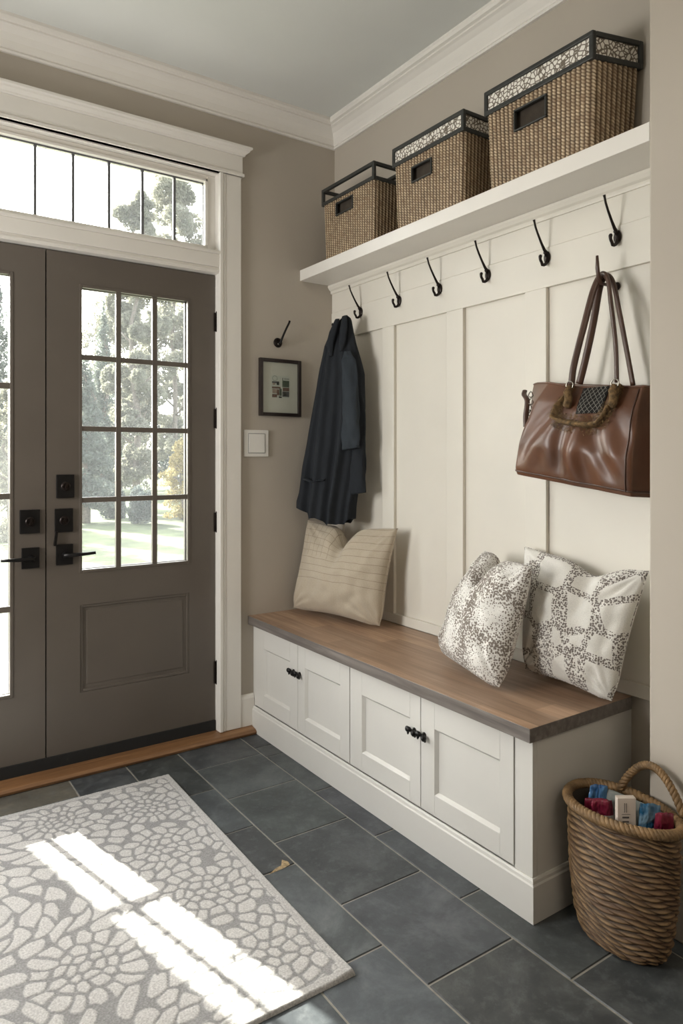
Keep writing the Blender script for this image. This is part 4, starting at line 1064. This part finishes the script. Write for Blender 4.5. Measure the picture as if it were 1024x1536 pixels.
    for k, (y, z) in enumerate(((-1.352, 1.522), (-1.350, 1.498), (-1.342, 1.478), (-1.345, 1.458))):
        c = Vector((-0.115 + 0.003 * k, y - 0.035, z)); pts = [c + Vector((0.003 * math.sin(a * 2), 0.009 * math.cos(a), 0.010 * math.sin(a))) for a in np.linspace(0, 2 * PI, 13)]
        g.tube(pts, 0.0022, 6, caps=False, up=(1, 0, 0))
    g.build('clasp_chain', 'steel', root, smooth=True)
    strap('side_tab', [(-0.085, -1.335, 1.540), (-0.10, -1.345, 1.525), (-0.115, -1.372, 1.500), (-0.120, -1.370, 1.45), (-0.122, -1.372, 1.41)], 0.009)
handbag()

# ------------------------------------------------------------------ floor basket
def floor_basket():
    cx, cy, ax, ay, H = -0.337, -1.888, 0.100, 0.157, 0.352
    root = thing('seagrass_basket', 'tall oval brown seagrass basket with rope rim standing at the bench end', 'basket', (cx, cy, 0))
    nu, nv = 720, 230
    th = np.linspace(0, 2 * PI, nu, endpoint=False)
    ex = ax * np.cos(th); ey = ay * np.sin(th)
    L = np.concatenate([[0], np.cumsum(np.hypot(np.diff(ex), np.diff(ey)))]); per = L[-1] * nu / (nu - 1)
    nx, ny = np.cos(th) / ax, np.sin(th) / ay; ln = np.hypot(nx, ny); nx /= ln; ny /= ln
    V = np.linspace(0, H, nv)
    U, VV = np.meshgrid(L, V)
    TH, _ = np.meshgrid(th, V)
    nb = 15                       # bundles round the basket
    wav = 0.005 * np.sin(2 * TH + 5 * VV / H) + 0.004 * np.sin(5 * TH + 2 + 9 * VV / H)
    p = 0.0150; rr = (VV + wav) / p; row = np.floor(rr); frr = rr - row
    ph = TH / (2 * PI) * nb + 0.5 * (row % 2) + 0.2 * np.sin(row * 5.1) + (frr - 0.5) * 0.9
    cell = np.floor(ph); fp = ph - cell
    h = np.abs(np.sin(PI * frr)) ** 0.7 * (0.25 + 0.75 * np.abs(np.sin(PI * fp)) ** 0.55)
    # fine strands inside each bundle
    st = 0.5 + 0.5 * np.sin((frr * 4 + fp * 0.8) * 2 * PI + row)
    hh = h * (0.86 + 0.14 * st)
    body = np.interp(VV / H, [0, 0.04, 0.15, 0.45, 0.8, 1.0], [0.70, 0.80, 0.89, 0.985, 1.02, 1.0])
    X = cx + ex[None] * body + nx[None] * (hh - 1) * 0.0100; Y = cy + ey[None] * body + ny[None] * (hh - 1) * 0.0100
    Z = 0.001 + VV + 0.003 * np.sin(2 * TH)
    Z = np.maximum(Z, 0.001)
    P = np.dstack([X, Y, Z])
    g = G(); g.grid(P, closed_u=True)
    b = len(g.v); g.v += [(cx, cy, 0.001)]; g.f += [(i, (i + 1) % nu, b) for i in range(nu)]; g.mi += [0] * nu
    col = np.ones((len(g.v), 4)); col[:-1, 0] = (hh).ravel(); col[:-1, 1] = (((np.sin(row * 12.98 + (cell % nb) * 78.2) * 43758.5) % 1.0) ** 1.6).ravel(); col[-1] = 0
    g.attr = ('weave', col)
    g.build('woven_body', 'seagrass', root, smooth=True, recalc=False)
    # inner wall
    ri = np.array([[(cx + (ax - 0.012) * f * math.cos(t), cy + (ay - 0.012) * f * math.sin(t), z) for t in np.linspace(0, 2 * PI, 60, endpoint=False)] for z, f in ((0.012, 0.75), (0.1, 0.9), (0.2, 0.97), (0.352, 1.0))])
    g = G(); g.grid(ri, closed_u=True, flip=True); b = len(g.v); g.f.append(tuple(range(60))); g.mi.append(0)
    g.build('inner_wall', 'lining', root, smooth=True, recalc=False)
    def rope(name, path, R, r, turns, strands=3, closed=False):
        m = len(path); g = G()
        pv = [Vector(p) for p in path]
        for s_ in range(strands):
            pts = []
            for i in range(m):
                t = (pv[(i + 1) % m] - pv[i - 1]) if closed else (pv[min(i + 1, m - 1)] - pv[max(i - 1, 0)])
                t.normalize(); up = Vector((0, 0, 1)) if abs(t.z) < 0.95 else Vector((1, 0, 0))
                a = (up - t * up.dot(t)).normalized(); b_ = t.cross(a)
                q = 2 * PI * (turns * i / (m if closed else m - 1) + s_ / strands)
                pts.append(pv[i] + a * (R * math.cos(q)) + b_ * (R * math.sin(q)))
            if closed: pts.append(pts[0])
            g.tube(pts, r, 8, caps=not closed)
        g.build(name, 'rope', root, smooth=True)
    ring = [(cx + (ax + 0.001) * math.cos(t), cy + (ay + 0.001) * math.sin(t), H + 0.006 + 0.004 * math.sin(2 * t)) for t in np.linspace(0, 2 * PI, 260, endpoint=False)]
    rope('rim_braid', ring, 0.0068, 0.0075, 26, 3, True)
    hp = []
    for t in np.linspace(0, 1, 70):
        a = PI * t; hp.append((cx + 0.082 + 0.006 * math.sin(a), -1.828 - 0.185 * t * 1.0 + 0.0, H + 0.012 + 0.098 * math.sin(a) ** 0.8))
    rope('rope_handle', hp, 0.0055, 0.0062, 9, 3)
    hp = []
    for t in np.linspace(0, 1, 60):
        a = PI * t; hp.append((cx - 0.04 + 0.10 * t, cy - ay + 0.002 - 0.012 * math.sin(a), H + 0.004 + 0.05 * math.sin(a) ** 0.8))
    return cx, cy, ax, ay, H
FB = floor_basket()

def pouch(name, label, c, w, h, t, rotz, tilt, mat, seed=0, cat='packet', lean=0.0, mats=None, split=None):
    n = 46; s = np.linspace(-1, 1, n); P = np.zeros((2, n, n, 3)); uv = []
    Rm = Matrix.Rotation(rotz, 3, 'Z') @ Matrix.Rotation(lean, 3, 'X') @ Matrix.Rotation(tilt, 3, 'Y')
    for sd_ in (0, 1):
        for j in range(n):
            for i in range(n):
                u, v = s[i], s[j]
                cr = noise.noise(Vector((u * 2.6 + seed, v * 2.6, seed))) + 0.6 * noise.noise(Vector((u * 6 + seed, v * 6, seed + 3)))
                thk = t * ((1 - u ** 4) * (1 - v ** 4)) ** 0.5 * (1 + 0.35 * cr)
                y = (1 if sd_ else -1) * max(thk, 0) + t * 0.5 * noise.noise(Vector((u * 1.3 + seed, v * 1.3, 9)))
                p = Vector((u * w / 2 * (1 - 0.05 * v * v + 0.04 * cr), y, h / 2 + v * h / 2 * (1 - 0.05 * u * u + 0.03 * cr)))
                P[sd_, j, i] = Rm @ p + Vector(c); uv.append((u, v))
    g = G(); g.grid(P[0]); g.grid(P[1], flip=True)
    ms = [mat] + (mats or [])
    if split is not None:
        k = 0
        for q in range(2):
            for j in range(n - 1):
                for i in range(n - 1): g.mi[k] = 1 if s[j] > split else 0; k += 1
    o = g.build(name, ms, smooth=True, recalc=False)
    bm = bmesh.new(); bm.from_mesh(o.data); bmesh.ops.remove_doubles(bm, verts=bm.verts, dist=0.0002); bmesh.ops.recalc_face_normals(bm, faces=bm.faces); bm.to_mesh(o.data); bm.free()
    lo = min(p[2] for p in g.v)
    return tag(o, label, cat)
bx, by = FB[0], FB[1]
A45 = math.radians(-34.4)
pouch('grey_cloth', 'folded grey-green cloth at the back of the seagrass basket', (bx + 0.045, by - 0.005, 0.20), 0.20, 0.175, 0.008, math.radians(-88), 0, 'f_grey', 1, 'cloth')
pouch('snack_packet', 'bright blue plastic packet at the left inside the seagrass basket', (bx + 0.010, by + 0.092, 0.25), 0.056, 0.135, 0.008, A45 + 0.1, 0.1, 'f_blue', 2)
pouch('fabric_bundle', 'maroon crumpled fabric bundle below the bright blue packet in the basket', (bx - 0.018, by + 0.072, 0.245), 0.066, 0.118, 0.011, A45, 0.05, 'f_red', 3, 'cloth')
pouch('paper_packet', 'crumpled white packet with red top beside the white carton', (bx - 0.046, by + 0.020, 0.262), 0.058, 0.125, 0.009, A45 - 0.1, -0.06, 'f_white', 4, mats=['f_red'], split=0.35)
pouch('sachet', 'blue-grey glossy sachet right of the white carton', (bx + 0.002, by - 0.070, 0.25), 0.056, 0.150, 0.007, A45, 0.08, 'f_blue2', 5)
pouch('dark_pouch', 'dark navy pouch low between the white carton and the maroon packet', (bx - 0.022, by - 0.088, 0.245), 0.046, 0.105, 0.006, A45, 0.0, 'f_dark', 6)
pouch('snack_packet', 'glossy maroon packet at the right inside the seagrass basket', (bx + 0.012, by - 0.104, 0.262), 0.052, 0.125, 0.008, A45 + 0.1, 0.1, 'f_red', 7)
ct = thing('carton', 'slim white printed carton standing upright in the seagrass basket', 'carton', (bx - 0.035, by - 0.030, 0.25))
cdir = Vector((math.cos(A45), math.sin(A45), 0)); cn = Vector((math.sin(A45), -math.cos(A45), 0)) * 1.0
cc = Vector((bx - 0.037, by - 0.036, 0.336))
G().obox(cc, cdir, cn, (0, 0, 1), 0.024, 0.009, 0.078).build('box_body', 'carton', ct, bevel=0.001)
g = G(); R = random.Random(2)
f0 = cc + cn * 0.0094
def mark(u, v, w, h): g.obox(f0 + cdir * u + Vector((0, 0, v)), cdir, cn, (0, 0, 1), w, 0.0003, h)
for k in range(5):
    if k % 2 == 0 or True: mark(-0.006, 0.063 - k * 0.005, 0.0009, 0.0016); mark(-0.001, 0.063 - k * 0.005, 0.0009, 0.0016)
mark(-0.002, 0.036, 0.011, 0.0004)
for k in range(5): mark(-0.010 + k * 0.0036, 0.028, 0.0013, 0.0021)
for k in range(5): mark(-0.010 + k * 0.0034, 0.017, 0.0013, 0.0016)
for k in range(3): mark(-0.007 + k * 0.004, 0.008, 0.0014, 0.0026)
g.build('printed_marks', 'ink', ct)

# ------------------------------------------------------------------ outside
struct(G().box(-40, 60, 0.5, 90, -0.5, -0.30).build('ground', 'grass'))
struct(G().box(-3.6, 0.6, 0.165, 2.2, -0.32, -0.02).build('porch', 'stone'))
pc = thing('sun_blocker_column', 'unseen square stone column added outside the left-hand door to narrow the sun beam', 'column', (-2.20, 1.25, -0.02))  # unseen column, added to narrow the sun beam through the left door
g = G(); g.box(-2.37, -2.03, 1.08, 1.42, -0.019, 3.1); g.build('shaft', 'stone', pc, bevel=0.01)
g = G(); g.box(-2.41, -1.99, 1.04, 1.46, -0.019, 0.12); g.build('plinth', 'stone', pc, bevel=0.01)

def foliage_mesh(clumps, n, size, seed, droop=0.2):
    R = np.random.RandomState(seed)
    wts = np.array([c[3] * c[4] * c[5] for c in clumps]) ** 0.67; wts /= wts.sum()
    idx = R.choice(len(clumps), n, p=wts)
    C_ = np.array(clumps)[idx]
    d = R.normal(size=(n, 3)); d /= np.linalg.norm(d, axis=1)[:, None]
    r = R.uniform(0.25, 1.0, n) ** 0.45
    P = C_[:, :3] + d * r[:, None] * C_[:, 3:6]
    a = R.normal(size=(n, 3)); a /= np.linalg.norm(a, axis=1)[:, None]
    b = np.cross(a, R.normal(size=(n, 3))); b /= np.linalg.norm(b, axis=1)[:, None]
    sz = size * R.uniform(0.5, 1.4, n)[:, None]
    V = np.stack([P - a * sz, P + b * sz * 0.5, P + a * sz, P - b * sz * 0.5], 1).reshape(-1, 3)
    F = np.arange(4 * n).reshape(n, 4)
    return V, F
def np_mesh(name, V, F, mat, parent):
    off = np.array(parent_loc(parent))
    me = bpy.data.meshes.new(name); V = V - off
    me.vertices.add(len(V)); me.vertices.foreach_set('co', V.ravel())
    me.loops.add(F.size); me.loops.foreach_set('vertex_index', F.ravel())
    me.polygons.add(len(F)); me.polygons.foreach_set('loop_start', np.arange(0, F.size, 4)); me.polygons.foreach_set('loop_total', np.full(len(F), 4))
    me.materials.append(M[mat]); me.update(calc_edges=True); me.validate()
    o = bpy.data.objects.new(name, me); COL.objects.link(o); o.parent = parent; return o
def tree(name, label, x, y, h, rad, mat, kind, n=9000, size=0.10, seed=1, base=0.12, trunk=0.12, group=None):
    root = thing(name, label, 'tree', (x, y, -0.30), group)
    R = np.random.RandomState(seed); cl = []
    if kind == 'conifer':
        for k in range(26):
            t = k / 25; z = -0.3 + h * (base + (1 - base) * t); rr = rad * (1 - t) ** 0.85 + 0.05
            for q in range(4):
                a = R.uniform(0, 2 * PI); cl.append((x + rr * 0.5 * math.cos(a), y + rr * 0.5 * math.sin(a), z, rr * 0.55, rr * 0.55, h / 40 + 0.06))
    else:
        for k in range(90):
            t = R.uniform(0, 1); z = -0.3 + h * (base + (1 - base) * t); rr = rad * math.sin(PI * (0.15 + 0.80 * t)) ** 0.7
            a = R.uniform(0, 2 * PI); q = R.uniform(0.2, 1)
            cl.append((x + rr * q * math.cos(a), y + rr * q * math.sin(a), z, rad * R.uniform(.14, .36), rad * R.uniform(.14, .36), rad * R.uniform(.12, .30)))
    V, F = foliage_mesh(cl, n, size, seed); np_mesh('foliage', V, F, mat, root)
    g = G(); tp_ = [(x + R.uniform(-.05, .05) * k, y, -0.3 + h * 0.9 * k / 6) for k in range(7)]
    g.tube(tp_, [trunk * (1 - k / 8) for k in range(7)], 8)
    if kind != 'conifer':
        for k in range(9):
            z = h * R.uniform(0.2, 0.7) - 0.3; a = R.uniform(0, 2 * PI); L = rad * R.uniform(0.5, 0.95)
            g.tube([(x, y, z), (x + L * .5 * math.cos(a), y + L * .5 * math.sin(a), z + L * .35), (x + L * math.cos(a), y + L * math.sin(a), z + L * .9)], [trunk * .4, trunk * .25, trunk * .08], 6)
    g.build('trunk', 'bark', root, smooth=True)
    return root
G1 = 'trees beyond the lawn'
def X_at(k, y): return -2.03 + k * (y + 3.03)
tree('conifer_tree', 'pointed small conifer seen through the upper left pane of the right door', X_at(.282, 20.5), 20.5, 6.6, 0.72, 'leaf_dark', 'conifer', 14000, 0.05, 3, group=G1)
tree('conifer_tree', 'darker conifer low behind the left column of door panes', X_at(.258, 15), 15, 4.1, 0.75, 'leaf_dark', 'conifer', 16000, 0.045, 5, group=G1)
tree('leafy_tree', 'tall pale leafy tree filling the middle column of door panes', X_at(.328, 17), 17, 9.2, 0.95, 'leaf_mid', 'leafy', 46000, 0.052, 7, group=G1)
tree('leafy_tree', 'tallest pale leafy tree behind the right column of door panes', X_at(.386, 22), 22, 13.5, 1.6, 'leaf_mid', 'leafy', 56000, 0.064, 9, group=G1)
tree('leafy_tree', 'low golden tree behind the right column of door panes', X_at(.400, 14.6), 14.6, 2.0, 0.65, 'leaf_gold', 'leafy', 12000, 0.032, 11, base=0.05, trunk=0.05, group=G1)
tree('conifer_tree', 'dark conifer seen at the left edge through the left door glass', X_at(.145, 16), 16.0, 6.2, 0.8, 'leaf_dark', 'conifer', 14000, 0.05, 13, group=G1)
tree('leafy_tree', 'pale leafy tree at the left edge through the left door glass', X_at(.16, 12), 12, 3.0, 0.7, 'leaf_mid', 'leafy', 14000, 0.035, 15, base=0.0, trunk=0.06, group=G1)
tree('leafy_tree', 'distant leafy tree at the right, behind the tallest pale tree', X_at(.43, 28), 28, 11.0, 2.0, 'leaf_mid', 'leafy', 30000, 0.07, 17, group=G1)
tree('leafy_tree', 'distant pale tree between the small conifer and the tall leafy tree', X_at(.305, 28), 28, 8.6, 2.3, 'leaf_mid', 'leafy', 36000, 0.07, 19, base=0.02, group=G1)
for k, (q, y, r, lb) in enumerate([(.292, 16.0, 0.45, 'dark green shrub at the lawn edge behind the lower left door panes'), (.340, 14.0, 0.4, 'dark green shrub at the lawn edge behind the lower middle door panes'),
                                   (.455, 17.5, 0.6, 'dark green shrub right of the low golden tree at the lawn edge')]):
    x = X_at(q, y)
    rt = thing('shrub', lb, 'shrub', (x, y, -0.30), 'shrubs along the lawn edge')
    R = np.random.RandomState(40 + k)
    cl = [(x + R.uniform(-r, r) * .6, y + R.uniform(-.2, .2), -0.3 + R.uniform(.1, .7), r * .45, r * .45, .3) for _ in range(10)]
    V, F = foliage_mesh(cl, 9000, 0.035, 50 + k); np_mesh('foliage', V, F, 'leaf_shrub', rt)
hr = thing('hedge', 'long dark hedge far behind the trees at the end of the lawn', 'hedge', (8, 34, -0.30))
R = np.random.RandomState(77)
cl = [(-4 + 26 * (k / 89), 34 + R.uniform(-.5, .5), R.uniform(0.2, 4.0), 0.9, 0.6, 0.9) for k in range(90)]
V, F = foliage_mesh(cl, 40000, 0.11, 78); np_mesh('foliage', V, F, 'leaf_shrub', hr)
# tree crowns added out of view to block the sun at the doors
def sun_blocker(x, y, z0, z1, r, label):
    root = thing('sun_blocker_tree', label, 'tree', (x, y, -0.30))
    core = []
    n = 28; m = 26; Q = np.zeros((m, n, 3))
    for j in range(m):
        t = j / (m - 1); z = z0 + (z1 - z0) * t; rr = r * max(0.02, math.sin(PI * min(1, 0.12 + 0.88 * t)) ** 0.35)
        for i in range(n):
            a = 2 * PI * i / n; q = rr * (1 + 0.06 * noise.noise(Vector((math.cos(a) * 2, math.sin(a) * 2, z * 2))))
            Q[j, i] = (x + q * math.cos(a), y + q * math.sin(a), z)
    g = G(); g.grid(Q, closed_u=True); g.f += [tuple(range(n)), tuple(range((m - 1) * n, m * n))]; g.mi += [0, 0]
    g.build('crown', 'leaf_shrub', root, smooth=True)
    G().tube([(x, y, -0.3), (x, y, z0 + 0.3)], 0.12, 10).build('trunk', 'bark', root, smooth=True)
sun_blocker(-2.0, 6.0, 3.9, 7.4, 0.80, 'unseen clipped tree added in front of the porch to shade the right door')

sun_blocker(-3.85, 7.6, 6.45, 10.0, 0.66, 'unseen tall tree with a high bare trunk added beyond the porch to cut the sun beam')  # added out of view to cut sun through the upper left door

# ------------------------------------------------------------------ light
wd_ = bpy.data.worlds.new('world'); sc.world = wd_; wd_.use_nodes = True; nt = wd_.node_tree
bg = nt.nodes['Background']
sky = nt.nodes.new('ShaderNodeTexSky'); sky.sky_type = 'NISHITA'; sky.sun_disc = False; sky.sun_elevation = math.radians(33); sky.sun_rotation = math.radians(-10)
sky.air_density = 1.0; sky.dust_density = 3.0; sky.ozone_density = 1.0
hs = nt.nodes.new('ShaderNodeHueSaturation'); hs.inputs['Saturation'].default_value = 0.35
nt.links.new(sky.outputs[0], hs.inputs['Color']); nt.links.new(hs.outputs[0], bg.inputs[0]); bg.inputs[1].default_value = 0.9
def sun():
    l = bpy.data.lights.new('sun', 'SUN'); l.energy = 16; l.angle = math.radians(0.55); l.color = (1.0, 0.95, 0.86)
    o = bpy.data.objects.new('sun', l); COL.objects.link(o); dv = Vector((0.24, -1, -0.66)).normalized()
    o.rotation_euler = dv.to_track_quat('-Z', 'Y').to_euler(); o.location = (-2, 8, 8)
sun()
def area(name, loc, target, sx, sy, e, col=(1, 0.96, 0.90), spread=None):
    l = bpy.data.lights.new(name, 'AREA'); l.shape = 'RECTANGLE'; l.size = sx; l.size_y = sy; l.energy = e; l.color = col
    if spread: l.spread = spread
    o = bpy.data.objects.new(name, l); COL.objects.link(o); o.location = loc
    o.rotation_euler = (Vector(target) - Vector(loc)).to_track_quat('-Z', 'Y').to_euler(); return o
area('side_key_light', (-3.20, -0.75, 1.45), (0, -1.35, 0.95), 0.8, 1.1, 34, (1.0, 0.985, 0.955))  # key lamp added for light from the left; that wall has no window
area('rear_fill_light', (-1.6, -3.9, 2.9), (-1.0, -1.5, 0.8), 1.0, 1.0, 12, (1.0, 0.88, 0.72))  # warm fill lamp added behind the camera, no ceiling fixture there
sc.view_settings.view_transform = 'Standard'; sc.view_settings.look = 'None'; sc.view_settings.exposure = 0.76
sc.cycles.use_denoising = True
sc.cycles.max_bounces = 8; sc.cycles.diffuse_bounces = 5; sc.cycles.transparent_max_bounces = 12; sc.cycles.sample_clamp_indirect = 8
